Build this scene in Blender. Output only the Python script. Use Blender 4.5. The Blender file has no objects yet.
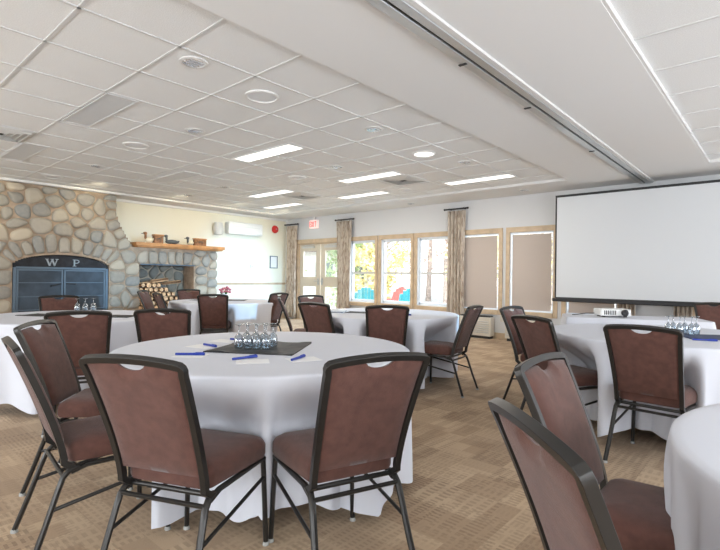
import bpy, bmesh, math, random
from mathutils import Vector, Matrix
R = math.radians
scene = bpy.context.scene
COL = scene.collection
CAMZ = 1.18
XL, XR, YN, YS = -10.65, 3.6, 8.85, -3.6      # left, right, window and back wall planes
ZT, ZS = 2.80, 2.76                            # tile ceiling and soffit heights

# ------------------------------------------------------------------ materials
def nt(name):
    m = bpy.data.materials.new(name); m.use_nodes = True
    t = m.node_tree; b = t.nodes['Principled BSDF']
    return m, t, b
def mat(name, col, rough=.6, metal=0, bump=0, bscale=40, var=0, vscale=8, sheen=0, emit=None, estr=0, spec=.5, col2=None):
    m, t, b = nt(name)
    b.inputs['Base Color'].default_value = (*col, 1)
    b.inputs['Roughness'].default_value = rough
    b.inputs['Metallic'].default_value = metal
    b.inputs['Specular IOR Level'].default_value = spec
    if sheen:
        b.inputs['Sheen Weight'].default_value = sheen
        b.inputs['Sheen Roughness'].default_value = .45
    if emit:
        b.inputs['Emission Color'].default_value = (*emit, 1)
        b.inputs['Emission Strength'].default_value = estr
    tc = t.nodes.new('ShaderNodeTexCoord')
    if var or col2:
        n = t.nodes.new('ShaderNodeTexNoise'); n.inputs['Scale'].default_value = vscale; n.inputs['Detail'].default_value = 5
        t.links.new(tc.outputs['Object'], n.inputs['Vector'])
        r = t.nodes.new('ShaderNodeValToRGB')
        c2 = col2 or tuple(c * (1 - var) for c in col)
        c1 = col if col2 else tuple(min(1, c * (1 + var)) for c in col)
        r.color_ramp.elements[0].position = .35; r.color_ramp.elements[1].position = .65
        r.color_ramp.elements[0].color = (*c2, 1); r.color_ramp.elements[1].color = (*c1, 1)
        t.links.new(n.outputs['Fac'], r.inputs['Fac']); t.links.new(r.outputs['Color'], b.inputs['Base Color'])
    if bump:
        n = t.nodes.new('ShaderNodeTexNoise'); n.inputs['Scale'].default_value = bscale; n.inputs['Detail'].default_value = 4
        t.links.new(tc.outputs['Object'], n.inputs['Vector'])
        bp = t.nodes.new('ShaderNodeBump'); bp.inputs['Strength'].default_value = bump; bp.inputs['Distance'].default_value = .01
        t.links.new(n.outputs['Fac'], bp.inputs['Height']); t.links.new(bp.outputs['Normal'], b.inputs['Normal'])
    return m

def math_node(t, op, a, b=None, c=None):
    n = t.nodes.new('ShaderNodeMath'); n.operation = op
    for i, v in enumerate((a, b, c)):
        if v is None: continue
        if isinstance(v, (int, float)): n.inputs[i].default_value = v
        else: t.links.new(v, n.inputs[i])
    return n.outputs[0]
def mix_col(t, f, a, b):
    n = t.nodes.new('ShaderNodeMix'); n.data_type = 'RGBA'
    for s, v in ((n.inputs[0], f), (n.inputs[6], a), (n.inputs[7], b)):
        if isinstance(v, tuple): s.default_value = (*v, 1)
        elif isinstance(v, (int, float)): s.default_value = v
        else: t.links.new(v, s)
    return n.outputs[2]

def carpet_material():
    m, t, b = nt('woven_block_carpet')
    tc = t.nodes.new('ShaderNodeTexCoord')
    sep = t.nodes.new('ShaderNodeSeparateXYZ'); t.links.new(tc.outputs['Object'], sep.inputs[0])
    X, Y = sep.outputs[0], sep.outputs[1]
    def layer(sx, sy, ox, oy, seed):
        # one layer of rectangular patches, each with its own stripe direction, spacing and strength
        u = math_node(t, 'MULTIPLY_ADD', X, 1 / sx, ox); v = math_node(t, 'MULTIPLY_ADD', Y, 1 / sy, oy)
        fu = math_node(t, 'FLOOR', u); fv = math_node(t, 'FLOOR', v)
        comb = t.nodes.new('ShaderNodeCombineXYZ'); t.links.new(fu, comb.inputs[0]); t.links.new(fv, comb.inputs[1]); comb.inputs[2].default_value = seed
        w = t.nodes.new('ShaderNodeTexWhiteNoise'); w.noise_dimensions = '3D'; t.links.new(comb.outputs[0], w.inputs['Vector'])
        rc = t.nodes.new('ShaderNodeSeparateColor'); t.links.new(w.outputs['Color'], rc.inputs[0])
        r1, r2, r3 = rc.outputs[0], rc.outputs[1], rc.outputs[2]
        d = math_node(t, 'GREATER_THAN', r1, .5)
        def pick(a, c):
            n = t.nodes.new('ShaderNodeMix'); n.data_type = 'FLOAT'
            t.links.new(d, n.inputs[0]); t.links.new(a, n.inputs[2]); t.links.new(c, n.inputs[3]); return n.outputs[0]
        p, q = pick(X, Y), pick(Y, X)
        fr = math_node(t, 'MULTIPLY_ADD', r3, 120, 150)
        s = math_node(t, 'GREATER_THAN', math_node(t, 'SINE', math_node(t, 'MULTIPLY', p, fr)), .0)
        fr2 = math_node(t, 'MULTIPLY_ADD', r2, 110, 45)
        s2 = math_node(t, 'GREATER_THAN', math_node(t, 'SINE', math_node(t, 'MULTIPLY', q, fr2)), -.35)
        return math_node(t, 'MULTIPLY', math_node(t, 'MULTIPLY', s, s2), math_node(t, 'MULTIPLY', w.outputs['Value'], 1.0)), r2
    a, ra = layer(.22, .22, 0, 0, 1.0)
    c, rb = layer(.29, .115, .4, .3, 7.0)
    n = t.nodes.new('ShaderNodeTexNoise'); n.inputs['Scale'].default_value = 2.2; n.inputs['Detail'].default_value = 3
    t.links.new(tc.outputs['Object'], n.inputs['Vector'])
    n2 = t.nodes.new('ShaderNodeTexNoise'); n2.inputs['Scale'].default_value = 260; t.links.new(tc.outputs['Object'], n2.inputs['Vector'])
    base = mix_col(t, ra, (.50, .36, .225), (.29, .19, .112))
    base = mix_col(t, math_node(t, 'MULTIPLY', rb, .75), base, (.50, .36, .225))
    c3, rc3 = layer(.13, .27, .7, .1, 13.0)
    base = mix_col(t, math_node(t, 'MULTIPLY', math_node(t, 'GREATER_THAN', rc3, .72), .45), base, (.25, .15, .08))
    col = mix_col(t, math_node(t, 'MULTIPLY', a, .50), base, (.115, .066, .033))
    col = mix_col(t, math_node(t, 'MULTIPLY', c, .40), col, (.14, .085, .045))
    col = mix_col(t, math_node(t, 'MULTIPLY', n.outputs['Fac'], .2), col, (.42, .30, .20))
    t.links.new(col, b.inputs['Base Color']); b.inputs['Roughness'].default_value = .95
    b.inputs['Specular IOR Level'].default_value = .25
    b.inputs['Sheen Weight'].default_value = .10
    bp = t.nodes.new('ShaderNodeBump'); bp.inputs['Strength'].default_value = .5; bp.inputs['Distance'].default_value = .004
    t.links.new(n2.outputs['Fac'], bp.inputs['Height']); t.links.new(bp.outputs['Normal'], b.inputs['Normal'])
    return m

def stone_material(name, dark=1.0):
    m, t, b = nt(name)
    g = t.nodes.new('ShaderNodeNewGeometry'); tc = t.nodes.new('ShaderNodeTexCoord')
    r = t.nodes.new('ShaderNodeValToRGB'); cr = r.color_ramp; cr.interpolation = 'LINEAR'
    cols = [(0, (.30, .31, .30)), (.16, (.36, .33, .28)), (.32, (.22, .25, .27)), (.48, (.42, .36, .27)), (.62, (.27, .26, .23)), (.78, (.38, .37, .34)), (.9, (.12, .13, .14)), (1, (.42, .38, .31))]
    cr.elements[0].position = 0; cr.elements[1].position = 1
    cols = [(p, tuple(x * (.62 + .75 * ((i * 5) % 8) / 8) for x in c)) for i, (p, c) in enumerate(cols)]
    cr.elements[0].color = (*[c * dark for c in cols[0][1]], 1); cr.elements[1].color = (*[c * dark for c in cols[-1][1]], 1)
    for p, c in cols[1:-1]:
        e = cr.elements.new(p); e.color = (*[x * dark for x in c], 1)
    t.links.new(g.outputs['Random Per Island'], r.inputs['Fac'])
    n = t.nodes.new('ShaderNodeTexNoise'); n.inputs['Scale'].default_value = 14; n.inputs['Detail'].default_value = 6
    t.links.new(tc.outputs['Object'], n.inputs['Vector'])
    col = mix_col(t, math_node(t, 'MULTIPLY', n.outputs['Fac'], .55), r.outputs['Color'], tuple(x * dark for x in (.50, .45, .37)))
    t.links.new(col, b.inputs['Base Color']); b.inputs['Roughness'].default_value = .8
    bp = t.nodes.new('ShaderNodeBump'); bp.inputs['Strength'].default_value = .35; bp.inputs['Distance'].default_value = .02
    t.links.new(n.outputs['Fac'], bp.inputs['Height']); t.links.new(bp.outputs['Normal'], b.inputs['Normal'])
    return m

def curtain_material():
    m, t, b = nt('patterned_curtain_cloth')
    tc = t.nodes.new('ShaderNodeTexCoord'); mp = t.nodes.new('ShaderNodeMapping'); mp.inputs['Scale'].default_value = (14, 14, 3)
    t.links.new(tc.outputs['Object'], mp.inputs[0])
    n = t.nodes.new('ShaderNodeTexNoise'); n.inputs['Scale'].default_value = 1.6; n.inputs['Detail'].default_value = 4; n.inputs['Distortion'].default_value = 1.2
    t.links.new(mp.outputs[0], n.inputs['Vector'])
    r = t.nodes.new('ShaderNodeValToRGB'); cr = r.color_ramp
    cr.elements[0].position = .38; cr.elements[0].color = (.33, .26, .20, 1)
    cr.elements[1].position = .56; cr.elements[1].color = (.58, .51, .43, 1)
    t.links.new(n.outputs['Fac'], r.inputs['Fac']); t.links.new(r.outputs['Color'], b.inputs['Base Color'])
    b.inputs['Roughness'].default_value = .9
    return m

def glass_material(name, tint=(1, 1, 1), refl=.08, rough=.02):
    m = bpy.data.materials.new(name); m.use_nodes = True; t = m.node_tree; t.nodes.clear()
    o = t.nodes.new('ShaderNodeOutputMaterial'); tr = t.nodes.new('ShaderNodeBsdfTransparent'); gl = t.nodes.new('ShaderNodeBsdfGlossy')
    tr.inputs[0].default_value = (*tint, 1); gl.inputs['Roughness'].default_value = rough
    lw = t.nodes.new('ShaderNodeLayerWeight'); lw.inputs['Blend'].default_value = .35
    f = math_node(t, 'MULTIPLY_ADD', lw.outputs['Facing'], .75, refl)
    mx = t.nodes.new('ShaderNodeMixShader'); t.links.new(f, mx.inputs[0]); t.links.new(tr.outputs[0], mx.inputs[1]); t.links.new(gl.outputs[0], mx.inputs[2])
    t.links.new(mx.outputs[0], o.inputs[0])
    return m

M = dict(
    fabric=mat('brown_velvet', (.098, .044, .034), .85, bump=.25, bscale=350, var=.14, vscale=26, sheen=.20, spec=.25),
    frame=mat('dark_bronze_metal', (.034, .032, .030), .32, .55),
    glide=mat('grey_plastic_glide', (.35, .35, .33), .4),
    cloth=mat('white_linen', (.64, .655, .71), .85, bump=.06, bscale=900, spec=.2),
    tabletop=mat('plywood_board', (.45, .33, .2), .6, var=.2),
    steel=mat('brushed_steel', (.5, .5, .5), .35, .9),
    carpet=carpet_material(),
    wallwhite=mat('cool_white_paint', (.66, .67, .68), .85, bump=.05, bscale=200),
    wallcream=mat('cream_wall_paint', (.82, .80, .68), .85, bump=.05, bscale=200),
    soffit=mat('soffit_white_paint', (.76, .77, .775), .85, bump=.04, bscale=150),
    tile=mat('mineral_fibre_tile', (.80, .815, .82), .95, bump=.5, bscale=160, var=.05, vscale=130),
    tbar=mat('white_tee_bar', (.66, .67, .67), .3, spec=.8), rim=mat('white_fitting_rim', (.72, .72, .71), .4),
    oak=mat('pale_oak_trim', (.56, .43, .29), .5, var=.12, vscale=6),
    mantel=mat('orange_pine', (.52, .25, .09), .45, var=.25, vscale=5),
    vinyl=mat('white_vinyl', (.78, .82, .86), .35),
    door=mat('cream_door_paint', (.62, .56, .46), .5),
    shade=mat('taupe_roller_shade', (.52, .45, .40), .9, bump=.1, bscale=600),
    curtain=carpet_material and curtain_material(),
    black=mat('matte_black', (.012, .012, .014), .5),
    iron=mat('blue_grey_iron', (.10, .14, .18), .45, .4),
    soot=mat('sooty_black', (.02, .022, .028), .8, var=.4),
    firemesh=mat('dark_mesh_screen', (.045, .065, .09), .6, .2, var=.3, vscale=3),
    silver=mat('pale_silver_letters', (.30, .33, .35), .4, .3),
    mortar=mat('tan_mortar', (.40, .31, .23), .95, bump=.6, bscale=60, var=.2),
    stone=stone_material('fieldstone'),
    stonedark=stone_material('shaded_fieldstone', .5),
    screen=mat('matte_screen_fabric', (.62, .64, .66), .9),
    alu=mat('aluminium_track', (.52, .54, .55), .3, .7),
    slot=mat('dark_slot', (.03, .03, .03), .7),
    plastic=mat('white_plastic', (.78, .78, .76), .4),
    louver=mat('grey_louvre', (.60, .60, .58), .5),
    ptac=mat('ivory_enamel', (.66, .62, .54), .45),
    red=mat('red_enamel', (.62, .03, .03), .35),
    signred=mat('sign_red', (.75, .05, .04), .5, emit=(1, .1, .06), estr=.5),
    signwhite=mat('sign_white', (.85, .75, .72), .5, emit=(1, .75, .7), estr=.35),
    navy=mat('navy_blue_plastic', (.01, .035, .30), .3),
    paper=mat('white_paper', (.80, .80, .80), .8),
    blackcloth=mat('black_satin', (.014, .014, .016), .55, bump=.5, bscale=25, spec=.35),
    bluecloth=mat('navy_napkin', (.018, .03, .085), .6),
    brownwood=mat('carved_brown_wood', (.27, .12, .045), .5, var=.45, vscale=18),
    creamwood=mat('cream_painted_wood', (.70, .62, .45), .6),
    greywood=mat('dark_grey_painted_wood', (.09, .10, .10), .6),
    logend=mat('split_log_face', (.66, .44, .26), .85, var=.3, vscale=14),
    bark=mat('log_bark', (.17, .095, .05), .95, bump=.6, bscale=30, var=.3),
    pink=mat('pink_petals', (.55, .16, .20), .8, var=.3, vscale=40),
    leafg=mat('dark_leaf', (.07, .16, .05), .8),
    pot=mat('white_ceramic', (.7, .7, .7), .3),
    teal=mat('turquoise_paint', (.015, .30, .33), .5),
    redpaint=mat('coral_red_paint', (.55, .10, .08), .5),
    deck=mat('sunlit_gravel', (.55, .50, .45), .9, var=.2, vscale=2),
    trunk=mat('tree_bark', (.42, .34, .30), .9, var=.3),
    leaf1=mat('yellow_green_leaves', (.62, .52, .22), .8, var=.35, vscale=2),
    leaf2=mat('mid_green_leaves', (.34, .42, .17), .8, var=.35, vscale=2),
    leaf3=mat('pinkish_dry_foliage', (.75, .58, .52), .8, var=.3, vscale=2),
    siding=mat('pale_clapboard', (.62, .58, .52), .8, var=.1),
    roofing=mat('brown_shingle', (.25, .17, .14), .9, var=.3),
    darkwin=mat('dark_window', (.10, .12, .14), .2),
    diffuser=mat('lit_lamp_diffuser', (.9, .9, .9), .5, emit=(1, .98, .93), estr=1.25),
    diffdim=mat('unlit_lamp_diffuser', (.66, .68, .70), .35),
    chrome=mat('chrome_reflector', (.85, .87, .90), .16, .8),
    spk=mat('speaker_grille', (.74, .76, .78), .6, bump=.4, bscale=400),
    windowglass=glass_material('window_glass', (.97, .99, 1), .02),
    tumbler=glass_material('clear_stemware', (.80, .84, .87), .10),
)

# ------------------------------------------------------------------ mesh helpers
def box(bm, c, s, rz=0, mi=0, rx=0, ry=0):
    m = Matrix.Translation(Vector(c)) @ Matrix.Rotation(rz, 4, 'Z') @ Matrix.Rotation(ry, 4, 'Y') @ Matrix.Rotation(rx, 4, 'X') @ Matrix.Diagonal((*s, 1))
    g = bmesh.ops.create_cube(bm, size=1, matrix=m)
    if mi:
        for f in {f for v in g['verts'] for f in v.link_faces}: f.material_index = mi
def bb(bm, x0, x1, y0, y1, z0, z1, mi=0):
    box(bm, ((x0 + x1) / 2, (y0 + y1) / 2, (z0 + z1) / 2), (abs(x1 - x0), abs(y1 - y0), abs(z1 - z0)), mi=mi)
def sweep(bm, pts, rx, ry=None, seg=8, up=(0, 0, 1), mi=0, radii=None):
    """tube along pts with elliptical section"""
    ry = ry or rx; pts = [Vector(p) for p in pts]; rings = []; n = len(pts)
    a0 = None
    for i, p in enumerate(pts):
        d0 = (p - pts[i - 1]).normalized() if i else (pts[1] - p).normalized()
        d1 = (pts[i + 1] - p).normalized() if i < n - 1 else d0
        tg = (d0 + d1).normalized()
        if a0 is None:
            u = Vector(up)
            if abs(tg.dot(u)) > .95: u = Vector((1, 0, 0))
            a0 = (u - tg * u.dot(tg)).normalized()
        else:
            a0 = (a0 - tg * a0.dot(tg)).normalized()
        b0 = tg.cross(a0); k = radii[i] if radii else 1
        rings.append([bm.verts.new(p + (a0 * math.cos(2 * math.pi * (j + .5) / seg) * rx + b0 * math.sin(2 * math.pi * (j + .5) / seg) * ry) * k) for j in range(seg)])
    for r0, r1 in zip(rings, rings[1:]):
        for j in range(seg):
            f = bm.faces.new((r0[j], r0[(j + 1) % seg], r1[(j + 1) % seg], r1[j])); f.material_index = mi
    bm.faces.new(list(reversed(rings[0]))).material_index = mi; bm.faces.new(rings[-1]).material_index = mi
def lathe(bm, prof, c=(0, 0, 0), seg=16, mi=0, mtx=None):
    rings = []
    for r, z in prof:
        if r < 1e-5: rings.append([bm.verts.new(Vector(c) + Vector((0, 0, z)))])
        else: rings.append([bm.verts.new(Vector(c) + Vector((r * math.cos(2 * math.pi * j / seg), r * math.sin(2 * math.pi * j / seg), z))) for j in range(seg)])
    if mtx:
        for rg in rings:
            for v in rg: v.co = mtx @ v.co
    for a, b in zip(rings, rings[1:]):
        for j in range(seg):
            k = (j + 1) % seg
            if len(a) == 1 and len(b) == 1: continue
            if len(a) == 1: f = bm.faces.new((a[0], b[k], b[j]))
            elif len(b) == 1: f = bm.faces.new((a[j], a[k], b[0]))
            else: f = bm.faces.new((a[j], a[k], b[k], b[j]))
            f.material_index = mi
def blob(bm, c, s, rz=0, sub=2, mi=0, noise=0, rng=None):
    m = Matrix.Translation(Vector(c)) @ Matrix.Rotation(rz, 4, 'Z') @ Matrix.Diagonal((*s, 1))
    g = bmesh.ops.create_icosphere(bm, subdivisions=sub, radius=1, matrix=m)
    for v in g['verts']:
        if noise: v.co = Vector(c) + (v.co - Vector(c)) * (1 + rng.uniform(-noise, noise))
    for f in {f for v in g['verts'] for f in v.link_faces}: f.material_index = mi; f.smooth = True
def mk(name, bm, mats, parent=None, smooth=None, loc=None, bevel=0):
    bmesh.ops.recalc_face_normals(bm, faces=bm.faces)
    me = bpy.data.meshes.new(name); bm.to_mesh(me); bm.free()
    for m in (mats if isinstance(mats, (list, tuple)) else [mats]): me.materials.append(M[m])
    if smooth is not None:
        me.polygons.foreach_set('use_smooth', [True] * len(me.polygons))
        if smooth < 180: me.set_sharp_from_angle(angle=R(smooth))
    o = bpy.data.objects.new(name, me); COL.objects.link(o)
    if parent: o.parent = parent
    if loc: o.location = loc
    if bevel:
        md = o.modifiers.new('soft_edge', 'BEVEL'); md.width = bevel; md.segments = 2; md.limit_method = 'ANGLE'
    return o
def tag(o, label=None, cat=None, group=None, kind=None):
    for k, v in (('label', label), ('category', cat), ('group', group), ('kind', kind)):
        if v: o[k] = v
    return o
def thing(name, loc, rz=0, label=None, cat=None, group=None, kind=None):
    o = bpy.data.objects.new(name, None); COL.objects.link(o); o.empty_display_size = .1
    o.location = loc; o.rotation_euler = (0, 0, rz)
    return tag(o, label, cat, group, kind)
def new(): return bmesh.new()
def kids(o): return [c for c in bpy.data.objects if c.parent == o]
def copy_tree(o, parent=None):
    c = o.copy(); COL.objects.link(c)
    if parent: c.parent = parent
    for ch in kids(o): copy_tree(ch, c)
    return c

# ------------------------------------------------------------------ the setting
def structure(name, bm, mats, parent=None, smooth=None, kind='structure'):
    o = mk(name, bm, mats, parent, smooth)
    if not parent: o['kind'] = kind
    return o
bm = new(); bb(bm, XL - .2, XR + .2, YS - .2, YN + .2, -.12, 0); structure('floor', bm, 'carpet')

# ceiling: tiles, tee bars and the lower plaster soffits around them
ceil = thing('ceiling', (0, 0, 0), kind='structure')
RX0, RX1, RY0, RY1 = -10.04, -2.60, -3.0, 7.95      # left tiled recess
SX0, SX1 = -.80, 3.1                                # right tiled recess
bm = new(); bb(bm, XL - .2, XR + .2, YS - .2, YN + .2, ZT, ZT + .1); mk('tile_field', bm, 'tile', ceil)
bm = new()
for a, b_, c, d in ((XL - .1, RX0, YS, YN), (RX1, SX0, YS, YN), (SX1, XR + .1, YS, YN), (RX0, RX1, YS, RY0), (RX0, RX1, RY1, YN), (SX0, SX1, YS, RY0), (SX0, SX1, 7.92, YN)):
    bb(bm, a, b_, c, d, ZS, ZT + .05)
mk('soffit', bm, 'soffit', ceil)
bm = new(); P_ = .65; t_ = .011
def bars(x0, x1, y0, y1, gx, gy):
    k = math.ceil((x0 - gx) / P_)
    while gx + k * P_ < x1: bb(bm, gx + k * P_ - t_, gx + k * P_ + t_, y0, y1, ZT - .006, ZT + .01); k += 1
    k = math.ceil((y0 - gy) / P_)
    while gy + k * P_ < y1: bb(bm, x0, x1, gy + k * P_ - t_, gy + k * P_ + t_, ZT - .006, ZT + .01); k += 1
bars(RX0, RX1, RY0, RY1, -3.24, 1.05)
bars(SX0, SX1, RY0, 7.92, .45, 3.64)
mk('tee_grid', bm, 'tbar', ceil)
bm = new()   # thin wall angle round the recesses
for (x0, x1, y0, y1) in ((RX0, RX1, RY0, RY1), (SX0, SX1, RY0, 7.92)):
    bb(bm, x0, x0 + .02, y0, y1, ZS + .004, ZT + .002); bb(bm, x1 - .02, x1, y0, y1, ZS + .004, ZT + .002)
    bb(bm, x0, x1, y1 - .02, y1, ZS + .004, ZT + .002)
mk('wall_angle', bm, 'rim', ceil)

# walls
def wall_with_holes(name, axis, plane0, plane1, a0, a1, z1, holes, mats):
    """axis 'x': wall runs along x between planes y=plane0..plane1"""
    bm = new(); xs = sorted({a0, a1, *[h[0] for h in holes], *[h[1] for h in holes]})
    for p, q in zip(xs, xs[1:]):
        hs = sorted([(h[2], h[3]) for h in holes if h[0] <= p + 1e-6 and h[1] >= q - 1e-6]); z = 0
        for h0, h1 in hs + [(z1, z1)]:
            if h0 - z > 1e-4:
                if axis == 'x': bb(bm, p, q, plane0, plane1, z, h0)
                else: bb(bm, plane0, plane1, p, q, z, h0)
            z = h1
    return structure(name, bm, mats)
WZ0, WZ1 = .56, 2.06
WINS = [(-8.18, -7.34), (-7.16, -6.30), (-6.13, -5.29), (-5.02, -4.20), (-3.98, -3.15), (-2.93, -2.10), (-1.02, -.2), (.1, .93)]
DX0, DX1 = -10.10, -8.40
holes = [(a, b, WZ0, WZ1) for a, b in WINS] + [(DX0, DX1, 0, 2.06)]
wall_with_holes('wall_north', 'x', YN, YN + .16, XL - .2, XR + .2, ZT, holes, 'wallwhite')
bm = new(); bb(bm, XL - .2, XL, YS - .2, YN, 0, ZT); structure('wall_west', bm, 'wallcream')
EW = [(-2.6, -.6), (.2, 2.2), (3.0, 5.0), (5.8, 7.8)]
wall_with_holes('wall_east', 'y', XR, XR + .2, YS - .2, YN, ZT, [(a, b, .5, 2.2) for a, b in EW], 'wallwhite')
SW = [(-9.4, -7.4), (-6.4, -4.4), (-3.2, -1.2), (0.2, 2.2)]
wall_with_holes('wall_south', 'x', YS - .2, YS, XL, XR, ZT, [(a, b, .5, 2.2) for a, b in SW], 'wallwhite')

# window units in the north wall
for i, (a, b) in enumerate(WINS):
    w = thing('window_%d' % (i + 1), ((a + b) / 2, YN, WZ0), kind='structure'); hw = (b - a) / 2; H = WZ1 - WZ0
    bm = new(); k = .075
    bb(bm, -hw - k, -hw, -.03, .0, -.09, H + .10); bb(bm, hw, hw + k, -.03, .0, -.09, H + .10)
    bb(bm, -hw, hw, -.035, 0, H, H + .10); bb(bm, -hw, hw, -.05, .02, -.09, 0)
    mk('window_casing', bm, 'oak', w, bevel=.004)
    bm = new()
    for s in (-1, 1):
        bb(bm, s * hw, s * (hw - .022), 0, .15, 0, H); bb(bm, s * (hw - .022), s * (hw - (.055 if i < 3 else .03)), .06, .13, 0, H)
    bb(bm, -hw, hw, .0, .15, H - .022, H); bb(bm, -hw, hw, .06, .13, H - (.055 if i < 3 else .03), H - .02)
    bb(bm, -hw, hw, .0, .15, 0, .02); bb(bm, -hw, hw, .06, .13, .02, .065)
    mk('window_frame', bm, 'vinyl', w)
    bm = new(); bb(bm, -hw + .05, hw - .05, .065, .105, .690, .735); mk('meeting_rail', bm, 'louver', w)
    bm = new(); bb(bm, -hw + .05, hw - .05, .095, .099, .05, H - .05); mk('pane', bm, 'windowglass', w)
    if i >= 3:
        bm = new(); bb(bm, -hw + .045, hw - .045, .005, .009, .03, H - .045); bb(bm, -hw + .045, hw - .045, -.002, .014, .03, .048); mk('roller_shade', bm, 'shade', w)

# double door
d = thing('door_1', ((DX0 + DX1) / 2, YN, 0), kind='structure'); hw = (DX1 - DX0) / 2
bm = new(); bb(bm, -hw - .1, -hw, -.03, 0, 0, 2.17); bb(bm, hw, hw + .1, -.03, 0, 0, 2.17); bb(bm, -hw, hw, -.03, 0, 2.06, 2.17)
bb(bm, -hw, -hw + .03, 0, .14, 0, 2.06); bb(bm, hw - .03, hw, 0, .14, 0, 2.06); bb(bm, -hw, hw, 0, .14, 2.03, 2.06)
mk('door_casing', bm, 'oak', d, bevel=.004)
for s in (-1, 1):
    x0, x1 = (-hw + .03, -.012) if s < 0 else (.012, hw - .03)
    bm = new(); g0, g1 = x0 + .14, x1 - .16
    if s > 0: g0, g1 = x0 + .16, x1 - .14
    bb(bm, x0, g0, .03, .075, .01, 2.03); bb(bm, g1, x1, .03, .075, .01, 2.03)
    for z0, z1 in ((.01, .30), (.90, 1.16), (1.86, 2.03)): bb(bm, g0, g1, .03, .075, z0, z1)
    leaf = mk('door_leaf', bm, 'door', d, bevel=.003)
    bm = new(); bb(bm, g0, g1, .05, .054, .30, .90); bb(bm, g0, g1, .05, .054, 1.16, 1.86); mk('pane', bm, 'windowglass', leaf)
    bm = new(); bb(bm, g0 + .02, g1 - .05, -.03, .03, 1.93, 1.98); sweep(bm, [(g0 + .1, -.02, 1.99), (g0 + .25, -.10, 2.0), (g1 - .05, -.02, 2.02)], .012); mk('door_closer', bm, 'louver', leaf)
    bm = new(); hx = x1 - .06 if s < 0 else x0 + .06
    bb(bm, hx - .025, hx + .025, .01, .03, .95, 1.12); sweep(bm, [(hx, .02, 1.05), (hx, -.04, 1.05), (hx - s * -.0 + (.10 * s), -.045, 1.05)], .011, seg=8); mk('door_handle', bm, 'steel', leaf)

# baseboards and chair rail
bm = new(); bb(bm, DX1 + .1, XR, YN - .018, YN, 0, .12); structure('baseboard_north', bm, 'oak')
bm = new(); bb(bm, XL, XL + .018, 6.6, YN, 0, .12); structure('baseboard_west', bm, 'oak')
bm = new(); bb(bm, XL, XL + .025, 6.55, YN, .93, .985); structure('trim_1', bm, 'oak')
bm = new(); bb(bm, XL, XL + .06, YS, YN, ZS - .05, ZS); structure('trim_2', bm, 'soffit')

# folding wall track on the soffit
t = thing('partition_track', (-1.70, 0, ZS), label='long aluminium folding wall track with a dark slot on the ceiling soffit', cat='ceiling track')
bm = new(); y0, y1 = YS + .2, YN - .02
bb(bm, -.085, -.012, y0, y1, -.03, .004); bb(bm, .012, .075, y0, y1, -.03, .004); mk('rail', bm, 'alu', t, bevel=.004)
bm = new(); bb(bm, -.012, .012, y0, y1, -.012, .004); mk('slot', bm, 'slot', t)
bm = new(); bb(bm, -.105, -.085, y0, y1, -.02, .003); bb(bm, .075, .115, y0, y1, -.02, .003); mk('edge_flange', bm, 'rim', t)
for y in (-1.4, .9, 3.1, 4.27, 6.2):
    bm = new(); bb(bm, -.10, -.04, y - .012, y + .012, -.036, -.028); mk('track_joint', bm, 'slot', t)

# ------------------------------------------------------------------ ceiling fittings
def troffer(x, y, lit, label, L=1.2, Wd=.28):
    o = thing('ceiling_light', (x, y, ZT), label=label, cat='ceiling light', group='strip lights in the tiled ceiling')
    bm = new(); f = .018
    for s in (-1, 1):
        bb(bm, -L / 2, L / 2, s * Wd / 2, s * (Wd / 2 - f), -.012, .002); bb(bm, s * L / 2, s * (L / 2 - f), -Wd / 2 + f, Wd / 2 - f, -.012, .002)
    mk('frame', bm, 'tbar', o)
    bm = new(); bb(bm, -L / 2 + f, L / 2 - f, -Wd / 2 + f, Wd / 2 - f, -.008, .0); mk('diffuser', bm, 'diffuser' if lit else 'diffdim', o)
TROF = [(-5.16, 1.855, 0, 'unlit grey strip light nearest the stone fireplace, above the left tables'),
        (-7.70, 1.845, 0, 'unlit pale strip light right above the arched fireplace, beside the wall'),
        (-5.16, 3.95, 1, 'lit strip light in the middle of the tiled ceiling above the near round table'),
        (-7.65, 3.95, 0, 'pale unlit strip light above the firewood niche'),
        (-7.65, 5.95, 1, 'lit strip light between the firewood niche and the square air vent'),
        (-8.75, 7.15, 1, 'lit strip light nearest the corner with the heat pump'),
        (-5.10, 5.95, 1, 'lit strip light beside the square air vent, above the window table'),
        (-6.30, 7.17, 1, 'lit strip light along the window soffit above the turquoise garden chairs'),
        (-3.80, 7.20, 1, 'lit strip light along the window soffit, nearest the projector screen')]
for x, y, l, lab in TROF: troffer(x, y, l, lab)
def can(x, y, z, label):
    o = thing('recessed_spotlight', (x, y, z), label=label, cat='spotlight', group='small recessed spotlights in the ceiling')
    bm = new(); lathe(bm, [(.105, .0), (.105, -.006), (.084, -.010), (.082, .0)], seg=20); mk('trim_ring', bm, 'rim', o, 40)
    bm = new()
    lathe(bm, [(0, -.003), (.083, -.003)], seg=20)
    for k in range(4): bb(bm, -.058 + k * .034, -.046 + k * .034, -.055, .055, -.014, -.003)
    mk('reflector', bm, 'chrome', o)
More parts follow.
